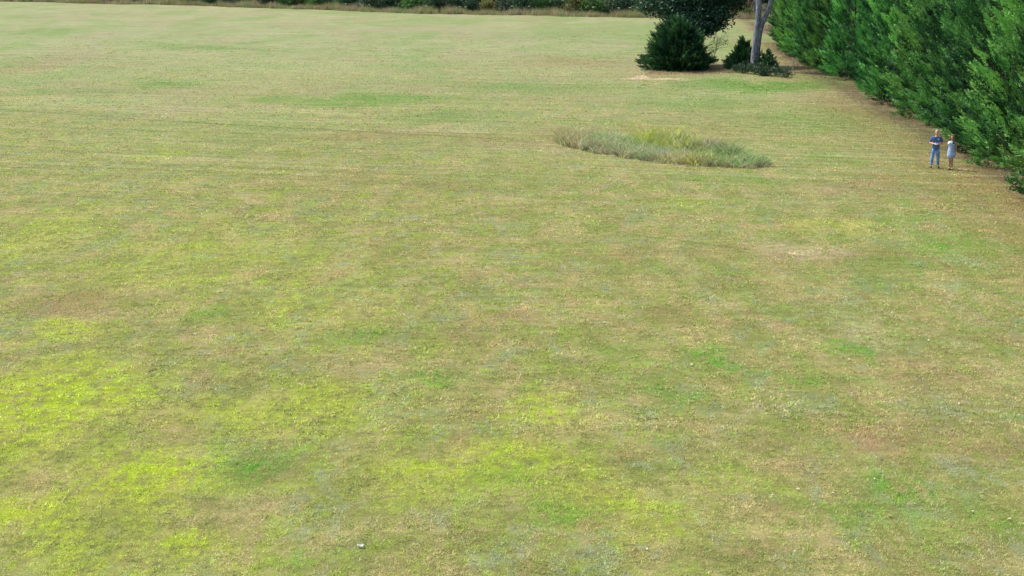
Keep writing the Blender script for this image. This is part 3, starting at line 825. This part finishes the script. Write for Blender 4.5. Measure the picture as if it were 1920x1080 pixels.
def clump_thing(name, label, lst):
    V, Fc, C = merge(lst)
    o = link(name, mesh_np(name, V, Fc, C), M_dry); tag(o, label, 'plant')
    return o
clump_thing("goldenrod_clump", 'yellow-green leafy clump standing tallest in the unmown island',
            [zone(190, (-.02, .44, .15, .9), .45, .9, [yel, yel, (.36, .44, .08), (.26, .38, .08), straw, gry], per=15, lean=.5, wid=.035, bend=.6, fray=.06)])
clump_thing("weed_clump", 'fresh green weed near the right end of the unmown island',
            [zone(36, (.62, .72, -.1, .6), .5, .9, [(.24, .38, .10), grn, gry], per=16, lean=.3, wid=.03)])
clump_thing("weed_clump", 'pale blue-green spiky weed at the middle front of the unmown island',
            [zone(9, (-.02, .05, -.65, -.35), .4, .6, [(.42, .55, .48), (.32, .46, .36)], per=14, lean=.5, wid=.03)])
# cut bank of soil along the island's near side, its shadow painted dark brown
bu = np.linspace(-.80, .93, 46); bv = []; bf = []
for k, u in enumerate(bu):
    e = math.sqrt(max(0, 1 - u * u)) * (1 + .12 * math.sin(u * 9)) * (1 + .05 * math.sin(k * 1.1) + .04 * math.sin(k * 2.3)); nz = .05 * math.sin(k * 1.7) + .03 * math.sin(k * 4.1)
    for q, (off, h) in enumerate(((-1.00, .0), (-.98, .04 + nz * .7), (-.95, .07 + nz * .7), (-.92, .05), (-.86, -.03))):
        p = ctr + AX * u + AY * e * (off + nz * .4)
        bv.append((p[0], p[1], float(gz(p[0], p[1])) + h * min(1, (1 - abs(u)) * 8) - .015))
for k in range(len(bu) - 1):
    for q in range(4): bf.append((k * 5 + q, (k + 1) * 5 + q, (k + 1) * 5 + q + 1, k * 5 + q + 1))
bank = link("soil_bank", mesh_py("soil_bank", bv, bf), simple_mat("soil_painted_shade", (.20, .165, .10), .95, .35, 6, .1, .8)); tag(bank, kind='structure')

# dry grass along the foot of the hedge and under the junipers
n = 2200
yy = r.uniform(40, 165, n); off = -np.abs(r.normal(0, .9, n)) + .4
c = np.stack([16.9 + .0905 * yy + off, yy, np.zeros(n)], -1)
pal = np.array([(.40, .32, .20), (.32, .25, .17), (.28, .28, .13), (.24, .18, .13)])
z1 = tufts(c, 8, .12, r.uniform(.06, .24, n), pal[r.integers(0, 4, n)], r, wid=.02)
def scatter(n, px0, px1, py0, py1, hmin, hmax):
    q_ = [G(r.uniform(px0, px1), r.uniform(py0, py1)) for _ in range(n)]
    c = np.array([(a_, b_, 0.) for a_, b_ in q_])
    return tufts(c, 9, .2, r.uniform(hmin, hmax, n), pal[r.integers(0, 4, n)], r, wid=.035)
z2 = scatter(420, 1205, 1345, 124, 140, .08, .28)
z3 = scatter(260, 1325, 1400, 122, 138, .1, .35)
V, Fc, C = merge([z1, z2, z3])
tag(link("dry_grass", mesh_np("dry_grass", V, Fc, C), M_dry), 'straggly dry brown grass along the hedge foot and under the junipers', 'grass', kind='stuff')

# ------------------------------------------------------------------ rough margin beyond the mown field
n = 8500
xx = r.uniform(-116, 52, n); dd = r.uniform(0, 1, n) ** 1.5 * 14
yy = edge_y(xx) + .3 + dd + .9 * np.sin(xx * .5) + .6 * np.sin(xx * 1.3)
pal = np.array([(.32, .26, .15), (.28, .26, .11), (.24, .30, .11), (.33, .25, .18), (.42, .36, .20), (.20, .29, .11)])
zn = (np.sin(xx * .23) + np.sin(xx * .61 + 1) + r.normal(0, .8, n)); ci = np.clip(((zn + 2.6) / 5.2 * 6).astype(int), 0, 5)
ht = r.uniform(.7, 1.6, n) * (.85 + .22 * np.sin(xx * .35) + .15 * np.sin(xx * 1.1))
V, Fc, C = tufts(np.stack([xx, yy, yy * 0], -1), 9, .16, ht, pal[ci], r, wid=.05, lean=.16, seg=2)
tag(link("tall_weeds", mesh_np("tall_weeds", V, Fc, C), M_dry), 'band of brown and olive weeds along the far edge of the field', 'weeds', kind='stuff')

# wildflowers
fl = empty("white_wildflower", (0, 0, 0))
link("stem", trunk_mesh("flower_stem", [(0, 0, 0), (.03, 0, .8), (0, .02, 1.55)], [.012, .01, .006], 5), M_dry if False else simple_mat("green_stem", (.06, .10, .03)), fl)
hv = []
rr = np.random.default_rng(3)
for k in range(16):
    a = k * 2.4; q = .045 * math.sqrt(k)
    hv.append(ellipsoid((q * math.cos(a), q * math.sin(a), 1.56 + .02 * rr.random()), (.05, .05, .03), 6, 4))
link("flower_head", mesh_py("flower_head", *join_parts(hv)), simple_mat("white_petals", (.78, .80, .72), .7, .05), fl)
spots = [(648, 6), (676, 8), (692, 5), (755, 6), (873, 15), (862, 14), (992, 19), (1112, 24), (1160, 23), (1181, 21), (960, 14), (800, 12)]
for k, (px, py) in enumerate(spots):
    o = fl if k == 0 else copy_tree(fl)
    u = (px - 960) / F_PX
    ye = float(edge_y(u * 225)) + 2.2 + 1.2 * math.sin(k * 3); x_ = u * (ye * math.cos(PITCH) + 5 * math.sin(PITCH))
    o.location = (x_, ye, float(gz(x_, ye))); o.rotation_euler = (0, 0, k); o.scale = (.95 if px > 900 else .8,) * 3
    rank = sorted(range(len(spots)), key=lambda q_: spots[q_][0]).index(k)
    tag(o, 'tiny white flower above the brown weeds at the far field edge, %s from the left' % ('first' if rank == 0 else ordw[rank]), 'flower', 'white wildflowers in the far weeds')

# shrubs and trees of the wood margin
kinds = [
    ('dark green', [(.014, .048, .022), (.030, .085, .034), (.055, .125, .05)]),
    ('bright green', [(.05, .14, .03), (.09, .22, .05), (.14, .28, .07)]),
    ('grey-green', [(.06, .11, .065), (.11, .17, .095), (.17, .22, .13)]),
    ('olive yellow', [(.12, .15, .04), (.20, .22, .06), (.28, .27, .08)])]
shrub_me = []
for k, (nm, pal) in enumerate(kinds):
    bl = [(-.8, 0, 1.0, .9, .9), (.6, .2, 1.2, 1.0, 1.0), (0, -.3, 1.9, .9, .8), (.9, .5, .7, .8, .7), (-.4, .6, 1.5, .9, .9), (-1.2, -.2, .6, .7, .5)]
    shrub_me.append(broad_crown("shrub_leaves", bl, 150, 24, .17, pal, 60 + k, .3, .7))
sst = mesh_py("shrub_stems", *join_parts([tube([(0, 0, 0), (a * .5, b * .5, .8), (a, b, 1.7)], [.05, .035, .012], 5) for a, b in ((-.8, 0), (.7, .2), (0, -.3), (-.3, .6), (.2, .8))]))
r = np.random.default_rng(9)
cnt = [0] * 6
xs = np.linspace(-104, 31, 48)
seq = [0, 3, 2, 0, 1, 0, 3, 1, 2, 0, 2, 3, 0, 2, 1, 0, 0, 2, 0, 3, 0, 1, 3, 1, 0, 1, 0, 2, 0, 3, 1, 0, 2, 0]
for k, x in enumerate(xs):
    x = float(x + r.uniform(-1.2, 1.2)); kd = seq[k % 34]
    y = float(edge_y(x)) + r.uniform(4.0, 13)
    s = r.uniform(1.0, 1.8)
    t = empty("shrub", (x, y, float(gz(x, y)) - .05), r.uniform(0, 6.28), s)
    link("foliage", shrub_me[kd], M_broad, t); tag(link("stems", sst, M_bark, t), kind='stuff')
    cnt[kd] += 1
    tag(t, '%s shrub behind the far weeds, %s of its colour from the left' % (kinds[kd][0], 'first' if cnt[kd] == 1 else ordw[cnt[kd] - 1]), 'shrub', 'shrubs of the wood margin')
PAL_W = [[(.02, .065, .03), (.045, .12, .045), (.08, .18, .07)], [(.04, .10, .03), (.07, .17, .05), (.12, .25, .07)], [(.05, .09, .055), (.09, .15, .085), (.13, .20, .12)]]
wood = []
for k in range(3):
    bl = [(0, 0, 8, 2.8, 2.4), (-1.6, 0, 5.4, 2.0, 1.8), (1.6, .5, 5.0, 2.0, 1.8), (0, -1.4, 3.2, 1.9, 1.5), (.6, .6, 10.2, 2.0, 1.6), (-.9, -1, 6.8, 2.0, 1.6), (1.2, -1.2, 2.0, 1.5, 1.2), (-1.5, -.8, 2.3, 1.5, 1.3)]
    wood.append(broad_crown("wood_crown", bl, 520, 22, .34, PAL_W[k], 80 + k, .5, .6))
wtr = trunk_mesh("wood_trunk", [(0, 0, -.2), (.1, 0, 3), (0, .1, 6), (0, 0, 9.5)], [.26, .2, .14, .04], 9)
c_ = 0
for row in range(2):
    for k, x in enumerate(np.linspace(-122, 62, 38)):
        if row == 1: x += 2.4
        x = float(x + r.uniform(-.8, .8)); y = float(edge_y(x)) + 19 + row * 8 + r.uniform(-1.5, 1.5)
        t = empty("woodland_tree", (x, y, float(gz(x, y)) - .05), r.uniform(0, 6.28), r.uniform(.85, 1.2))
        link("crown", wood[(k * 7 + row) % 3], M_broad, t); link("trunk", wtr, M_bark, t)
        tag(t, ('leafy tree at the front of the far wood, %s from the left' if row == 0 else 'leafy tree in the back row of the far wood, %s from the left')
            % ('first' if k == 0 else ordw[k]),
            'tree', 'trees of the far wood')
# autumn coloured shrubs seen between the oak and the forked trunk
def named_shrub(px, ydist, s, pal, label, seed):
    u = (px - 960) / F_PX; x = u * (ydist * math.cos(PITCH) + 5.2 * math.sin(PITCH))
    t = empty("shrub", (x, ydist, float(gz(x, ydist)) - .05), seed, s)
    bl = [(-.9, 0, 1.0, 1.0, .9), (.7, .2, 1.1, 1.0, .9), (0, -.3, 1.6, 1.0, .7), (0, -.6, .7, 1.0, .6)]
    link("foliage", broad_crown("shrub_leaves", bl, 170, 24, .16, pal, seed, .28, .7), M_oak, t); tag(link("stems", sst, M_bark, t), kind='stuff')
    tag(t, label, 'shrub')
named_shrub(1392, 217, 1.15, [(.20, .15, .04), (.24, .13, .07), (.2, .17, .05)], 'orange and tan shrub between the oak and the utility pole', 201)
named_shrub(1403, 221, 1.3, [(.20, .10, .08), (.22, .12, .09)], 'rusty red shrub beside the utility pole, behind the yellow-green one', 202)
named_shrub(1398, 211, .85, [(.13, .17, .05), (.17, .20, .06), (.12, .13, .05)], 'low yellow-green shrub at the field edge left of the utility pole', 203)
named_shrub(1410, 210, .6, [(.08, .06, .04), (.12, .09, .06)], 'small brown shrub at the foot of the utility pole', 204)
named_shrub(1432, 215, .9, [(.25, .24, .14), (.18, .17, .09)], 'pale straw shrub seen through the fork of the grey trunk', 205)

# ------------------------------------------------------------------ fallen leaves
M_leaf = simple_mat("bleached_leaf", (.50, .45, .33), .7, .15, 30)
def leaf_mesh(seed):
    q = np.random.default_rng(seed); V = []; Fs = []
    for i in range(5):
        t = i / 4; w = math.sin(math.pi * (.08 + .84 * t)) * .5
        for s in (-1, 0, 1):
            V.append(((t - .5) * 1.3, s * w * q.uniform(.8, 1.2), .10 + .26 * abs(s) * w * 1.6 + .12 * (t - .5) ** 2 * 4 + q.uniform(-.03, .03)))
    for i in range(4):
        for s in range(2): Fs.append((i * 3 + s, i * 3 + 3 + s, i * 3 + 4 + s, i * 3 + 1 + s))
    return mesh_py("curled_leaf", V, Fs)
lm = [leaf_mesh(k) for k in range(4)]
LEAF = [(1308, 886), (1271, 744), (1832, 654), (1875, 633), (1296, 686), (1639, 900), (1655, 894), (1627, 968), (1668, 970), (1823, 962), (1893, 976),
        (1213, 1033), (1910, 780), (1496, 920), (1591, 676), (1560, 689), (1594, 733), (1478, 745), (902, 743), (1133, 607), (1337, 858), (292, 1040),
        (1448, 930), (1562, 927), (1798, 759), (1853, 759), (1740, 640), (365, 628), (1230, 545)]
rl = np.random.default_rng(2)
for k, (px, py) in enumerate(LEAF):
    x, y = G(px, py)
    o = link("fallen_leaf", lm[k % 4], M_leaf)
    s = rl.uniform(.026, .050) * (1.0 if py > 700 else 1.35)
    o.location = (x, y, float(gz(x, y)) + .028); o.scale = (s, s, s); o.rotation_euler = (rl.uniform(-.3, .3), rl.uniform(-.3, .3), rl.uniform(0, 6.28))
    rank = sorted(range(len(LEAF)), key=lambda q_: LEAF[q_][0]).index(k)
    tag(o, 'small pale curled leaf on the mown grass, %s of the leaves from the left' % ('first' if rank == 0 else ordw[rank]), 'leaf', 'pale fallen leaves on the lawn')
x, y = G(676, 1027)
pv = []; pf = []
q = np.random.default_rng(8)
for i in range(6):
    for j in range(4): pv.append(((i / 5 - .5) * .13, (j / 3 - .5) * .075, .035 + q.uniform(0, .035)))
for i in range(5):
    for j in range(3): pf.append((i * 4 + j, i * 4 + 4 + j, i * 4 + 5 + j, i * 4 + 1 + j))
o = link("paper_scrap", mesh_py("paper_scrap", pv, pf), simple_mat("white_paper", (.55, .53, .48), .8, .05))
o.location = (x, y, float(gz(x, y)) + .005); o.scale = (.8, .8, .8); tag(o, 'crumpled white scrap lying in the near grass, left of centre', 'litter')

# ------------------------------------------------------------------ people
M_skin = simple_mat("skin", (.60, .34, .26), .55, .08, 12)
M_skin2 = simple_mat("tanned_skin", (.46, .25, .17), .55, .08, 12)
M_navy = simple_mat("blue_cotton", (.08, .14, .30), .85, .25, 9, .2, .8)
M_denim = simple_mat("blue_denim", (.13, .27, .58), .85, .4, 7, .2, .8)
M_shoe = simple_mat("dark_leather", (.03, .028, .03), .5, .2)
M_greyhair = simple_mat("grey_hair", (.55, .50, .46), .7, .15, 40)
M_blond = simple_mat("blond_brown_hair", (.22, .14, .07), .6, .35, 25)
M_dress = simple_mat("pale_blue_cloth", (.32, .43, .66), .85, .2, 10, .2, .8)
M_whitecl = simple_mat("white_cloth", (.80, .80, .80), .85, .04)
M_darkcl = simple_mat("navy_cloth", (.025, .025, .05), .85, .2)
M_eye = simple_mat("dark_eye", (.02, .015, .012), .3, .1)
M_lip = simple_mat("lips", (.35, .12, .10), .5, .05)

def skin(name, nodes, edges, mat, parent, sub=2, root=0):
    names = list(nodes); ix = {n: i for i, n in enumerate(names)}
    me = bpy.data.meshes.new(name)
    me.from_pydata([nodes[n][0] for n in names], [(ix[a], ix[b]) for a, b in edges], []); me.update()
    o = link(name, me, mat, parent)
    md = o.modifiers.new("skin", 'SKIN'); md.use_smooth_shade = True; md.branch_smoothing = .4
    if not me.skin_vertices: 
        bpy.context.view_layer.objects.active = o
    sv = me.skin_vertices[0].data if me.skin_vertices else None
    if sv is None: raise RuntimeError('no skin layer')
    for n in names:
        rd = nodes[n][1]
        sv[ix[n]].radius = rd if isinstance(rd, tuple) else (rd, rd)
        sv[ix[n]].use_root = (ix[n] == root)
    s = o.modifiers.new("subdivision", 'SUBSURF'); s.levels = sub; s.render_levels = sub
    return o

def fingers(nd, ed, key, wrist, palm, outward, curl):
    """five finger chains rooted in the palm"""
    w, p = Vector(wrist), Vector(palm); d = (p - w).normalized(); o = Vector(outward).normalized(); c = Vector(curl).normalized()
    for i, (off, ln) in enumerate(((-.030, .060), (-.010, .075), (.010, .080), (.030, .072))):
        b = p + o * off + d * .02
        k1 = b + d * ln * .45 + c * ln * .1; k2 = k1 + (d * .6 + c * .8).normalized() * ln * .35; k3 = k2 + (d * .15 + c).normalized() * ln * .28
        prev = key
        for j, (q, rd) in enumerate(((b, .011), (k1, .010), (k2, .009), (k3, .007))):
            n = '%s_f%d%d' % (key, i, j); nd[n] = (tuple(q), rd); ed.append((prev, n)); prev = n
    b = p - d * .015 + o * .035; k1 = b + (o * .8 + d * .4 + c * .3).normalized() * .03; k2 = k1 + (d + c * .5).normalized() * .028
    prev = key
    for j, (q, rd) in enumerate(((b, .013), (k1, .011), (k2, .009))):
        n = '%s_t%d' % (key, j); nd[n] = (tuple(q), rd); ed.append((prev, n)); prev = n

def face(parent, hx, hy, hz, s=1.0, skinm=None):
    for sg in (-1, 1):
        link("eye", mesh_py("eye", *ellipsoid((hx + sg * .032 * s, hy - .088 * s, hz + .005), (.013, .008, .008), 8, 6)), M_eye, parent, True)
        link("ear", mesh_py("ear", *ellipsoid((hx + sg * .082 * s, hy + .005, hz - .005), (.012, .02, .032), 8, 6)), skinm, parent, True)
    link("nose", mesh_py("nose", *ellipsoid((hx, hy - .098 * s, hz - .022), (.014, .022, .026), 8, 6)), skinm, parent, True)
    link("mouth", mesh_py("mouth", *ellipsoid((hx, hy - .086 * s, hz - .062), (.026, .009, .008), 8, 6)), M_lip, parent, True)

# --- the man
px, py = G(1752, 315)
man = empty("person", (px, py, float(gz(px, py)) + .02), R(-12))
tag(man, 'person in blue T-shirt and jeans holding a small white controller with both hands', 'person')
nd = {'pelvis': ((0, 0, .97), (.115, .08)), 'belly': ((0, 0, 1.12), (.13, .09)), 'chest': ((0, 0, 1.32), (.15, .10)), 'neck0': ((0, 0, 1.45), (.07, .065)),
      'neck': ((0, -.005, 1.52), (.052, .055)), 'jaw': ((0, -.03, 1.585), (.062, .075)), 'head': ((0, -.015, 1.655), (.075, .092)), 'crown': ((0, -.01, 1.72), (.062, .075))}
ed = [('pelvis', 'belly'), ('belly', 'chest'), ('chest', 'neck0'), ('neck0', 'neck'), ('neck', 'jaw'), ('jaw', 'head'), ('head', 'crown')]
for s, k in ((-1, 'l'), (1, 'r')):
    fo = .03 if s < 0 else -.04
    nd.update({k + 'hip': ((s * .095, 0, .90), .070), k + 'knee': ((s * .125, -.02, .50), .058), k + 'calf': ((s * .135, .01, .33), .055), k + 'ank': ((s * .15, .01, .09), .038), k + 'toe': ((s * .175, -.15 + fo, .035), (.035, .028)),
               k + 'sho': ((s * .175, 0, 1.42), .062), k + 'elb': ((s * .275, .03, 1.15), .048), k + 'wri': ((s * .095, -.20, 1.13), .034), k + 'palm': ((s * .062, -.245, 1.135), (.034, .018))})
    ed += [('pelvis', k + 'hip'), (k + 'hip', k + 'knee'), (k + 'knee', k + 'calf'), (k + 'calf', k + 'ank'), (k + 'ank', k + 'toe'), ('chest', k + 'sho'), (k + 'sho', k + 'elb'), (k + 'elb', k + 'wri'), (k + 'wri', k + 'palm')]
    fingers(nd, ed, k + 'palm', nd[k + 'wri'][0], nd[k + 'palm'][0], (0, 0, 1), (-s * .8, .0, -.1))
skin("body", nd, ed, M_skin, man)
sh = {'z': ((0, 0, .79), (.185, .145)), 'a': ((0, 0, .90), (.185, .14)), 'b': ((0, 0, 1.08), (.175, .135)), 'c': ((0, 0, 1.30), (.19, .135)), 'd': ((0, 0, 1.44), (.10, .085)), 'e': ((0, 0, 1.475), (.068, .068))}
se = [('z', 'a'), ('a', 'b'), ('b', 'c'), ('c', 'd'), ('d', 'e')]
for s, k in ((-1, 'l'), (1, 'r')):
    sh.update({k + 's': ((s * .18, 0, 1.415), .078), k + 'u': ((s * .235, .018, 1.27), .078), k + 'v': ((s * .255, .026, 1.19), .076)}); se += [('c', k + 's'), (k + 's', k + 'u'), (k + 'u', k + 'v')]
shirt = skin("shirt", sh, se, M_navy, man)
link("chest_print", mesh_py("chest_print", *ellipsoid((.085, -.152, 1.345), (.036, .012, .014), 10, 6)), M_whitecl, shirt, True)
jn = {'p': ((0, 0, 1.02), (.165, .125)), 'q': ((0, 0, .92), (.175, .13))}
je = [('p', 'q')]
for s, k in ((-1, 'l'), (1, 'r')):
    jn.update({k + 'h': ((s * .095, 0, .80), .105), k + 'k': ((s * .125, -.02, .50), .075), k + 'c': ((s * .137, .01, .28), .070), k + 'a': ((s * .15, .01, .10), .065)})
    je += [('q', k + 'h'), (k + 'h', k + 'k'), (k + 'k', k + 'c'), (k + 'c', k + 'a')]
skin("jeans", jn, je, M_denim, man)
for s, fo in ((-1, .03), (1, -.04)):
    sv_, sf_ = ellipsoid((s * .168, -.07 + fo, .045), (.052, .145, .05), 12, 8, lambda p: Vector((p.x, p.y, max(p.z, -.8) * (1.25 if p.y > .2 else .9))))
    link("shoe", mesh_py("shoe", sv_, sf_), M_shoe, man, True)
hv, hf = ellipsoid((0, .005, 1.685), (.086, .102, .080), 16, 10, lambda p: Vector((p.x, p.y if p.z > .45 or p.y > -.1 else -.1, max(p.z, -.45 if p.y > .1 else .28))))
link("hair", mesh_py("hair", hv, hf), M_greyhair, man, True)
face(man, 0, -.015, 1.65, 1.0, M_skin)
# controller in his hands
ctl = empty("remote_controller", (0, 0, 0)); ctl.location = man.matrix_world @ Vector((0, 0, 0)) if False else (px, py, float(gz(px, py)) + .02); ctl.rotation_euler = (0, 0, R(-12))
tag(ctl, 'small white drone controller held by the person in jeans', 'controller')
cv, cf = ellipsoid((0, -.275, 1.125), (.085, .05, .022), 14, 8, lambda p: Vector((max(-.85, min(.85, p.x)) * 1.1, p.y, p.z)))
link("case", mesh_py("controller_case", cv, cf), M_whitecl, ctl, True)
for s in (-1, 1):
    link("stick", mesh_py("stick", *tube([(s * .045, -.275, 1.14), (s * .045, -.275, 1.165)], [.006, .008], 8)), M_shoe, ctl)
    link("antenna", mesh_py("antenna", *tube([(s * .04, -.315, 1.13), (s * .045, -.34, 1.20)], [.007, .006], 8)), M_whitecl, ctl)

# --- the woman
wx, wy = G(1781.5, 318.5)
wom = empty("person", (wx, wy, float(gz(wx, wy)) + .02), R(-22))
tag(wom, 'person with blond hair in a sleeveless pale blue dress, arm hanging', 'person')
nd = {'pelvis': ((0, 0, .88), (.135, .10)), 'waist': ((0, 0, 1.03), (.105, .085)), 'chest': ((0, -.01, 1.20), (.13, .10)), 'neck0': ((0, 0, 1.31), (.06, .055)),
      'neck': ((0, -.005, 1.375), (.040, .043)), 'jaw': ((0, -.035, 1.43), (.052, .066)), 'head': ((0, -.02, 1.50), (.067, .083)), 'crown': ((0, -.015, 1.56), (.055, .068))}
ed = [('pelvis', 'waist'), ('waist', 'chest'), ('chest', 'neck0'), ('neck0', 'neck'), ('neck', 'jaw'), ('jaw', 'head'), ('head', 'crown')]
for s, k in ((-1, 'l'), (1, 'r')):
    nd.update({k + 'hip': ((s * .075, 0, .80), .082), k + 'knee': ((s * .058, -.05 if s < 0 else -.01, .45), .054), k + 'calf': ((s * .050, .0 if s < 0 else .02, .31), .052), k + 'ank': ((s * .050 + .01, .03 if s < 0 else .01, .08), .033), k + 'toe': ((s * .075 + .01, -.12 if s < 0 else -.15, .03), (.034, .022)),
               k + 'sho': ((s * .148, 0, 1.285), .048)})
    ed += [('pelvis', k + 'hip'), (k + 'hip', k + 'knee'), (k + 'knee', k + 'calf'), (k + 'calf', k + 'ank'), (k + 'ank', k + 'toe'), ('chest', k + 'sho')]
nd.update({'relb': ((.205, .02, 1.03), .034), 'rwri': ((.185, -.06, .80), .024), 'rpalm': ((.18, -.075, .745), (.028, .016)),
           'lelb': ((-.20, .10, 1.05), .034), 'lwri': ((-.10, .17, .90), .024), 'lpalm': ((-.05, .185, .87), (.028, .016))})
ed += [('rsho', 'relb'), ('relb', 'rwri'), ('rwri', 'rpalm'), ('lsho', 'lelb'), ('lelb', 'lwri'), ('lwri', 'lpalm')]
fingers(nd, ed, 'rpalm', nd['rwri'][0], nd['rpalm'][0], (0, -1, 0), (-.8, 0, 0))
fingers(nd, ed, 'lpalm', nd['lwri'][0], nd['lpalm'][0], (0, 0, 1), (0, -.6, 0))
skin("body", nd, ed, M_skin2, wom)
def rings(spec, n=28, fold=0.0):
    V = []; Fs = []
    for (z_, rx, ry, ox, oy) in spec:
        for k in range(n):
            a = 2 * math.pi * k / n
            fk_ = 1 + fold * math.sin(a * 7) * max(0, (1.0 - z_) / .5)
            V.append((ox + rx * math.cos(a) * fk_, oy + ry * math.sin(a) * fk_, z_))
    for j in range(len(spec) - 1):
        for k in range(n):
            k2 = (k + 1) % n; Fs.append((j * n + k, j * n + k2, (j + 1) * n + k2, (j + 1) * n + k))
    return V, Fs
dv = rings([(.56, .175, .15, 0, 0), (.57, .185, .16, 0, 0), (.70, .185, .155, 0, 0), (.85, .175, .145, 0, 0), (1.0, .148, .125, 0, 0), (1.12, .150, .135, 0, -.01), (1.22, .155, .13, 0, -.01), (1.285, .135, .095, 0, 0), (1.31, .10, .07, 0, 0)], fold=.05)
dress = link("dress", mesh_py("dress", *dv), M_dress, wom, True)
# white shape paints sunlight on one shoulder; dark yoke on the other
link("sunlit_shoulder", mesh_py("sunlit_shoulder", *ellipsoid((-.10, -.055, 1.215), (.085, .098, .085), 14, 10)), M_whitecl, dress, True)
link("dark_yoke", mesh_py("dark_yoke", *ellipsoid((.055, -.05, 1.235), (.062, .096, .078), 14, 10)), M_darkcl, dress, True)
for s in (-1, 1):
    sv_, sf_ = ellipsoid((s * .065 + .01, -.055, .025), (.042, .12, .028), 12, 8, lambda p: Vector((p.x, p.y, max(p.z, -.8))))
    link("sandal", mesh_py("sandal", sv_, sf_), M_shoe, wom, True)
hv, hf = ellipsoid((0, .01, 1.50), (.120, .118, .118), 18, 12, lambda p: Vector((p.x * (1.05 if p.z < 0 else 1), p.y if p.y > -.25 or p.z > .5 else -.25, p.z * (1.35 if p.z < 0 else 1))))
link("hair", mesh_py("hair", hv, hf), M_blond, wom, True)
face(wom, 0, -.02, 1.49, .9, M_skin2)
ph = link("phone", mesh_py("phone", *tube([(0, 0, 0), (0, 0, .13)], [.035, .035], 4)), M_whitecl); ph.scale = (1, .3, 1)
mw = Matrix.Translation(Vector((wx, wy, .02))) @ Matrix.Rotation(R(-22), 4, 'Z')
ph.location = mw @ Vector((.15, -.085, .665)); ph.rotation_euler = (0, 0, R(60))
tag(ph, 'small pale object held low in the hand of the person in the dress', 'phone')
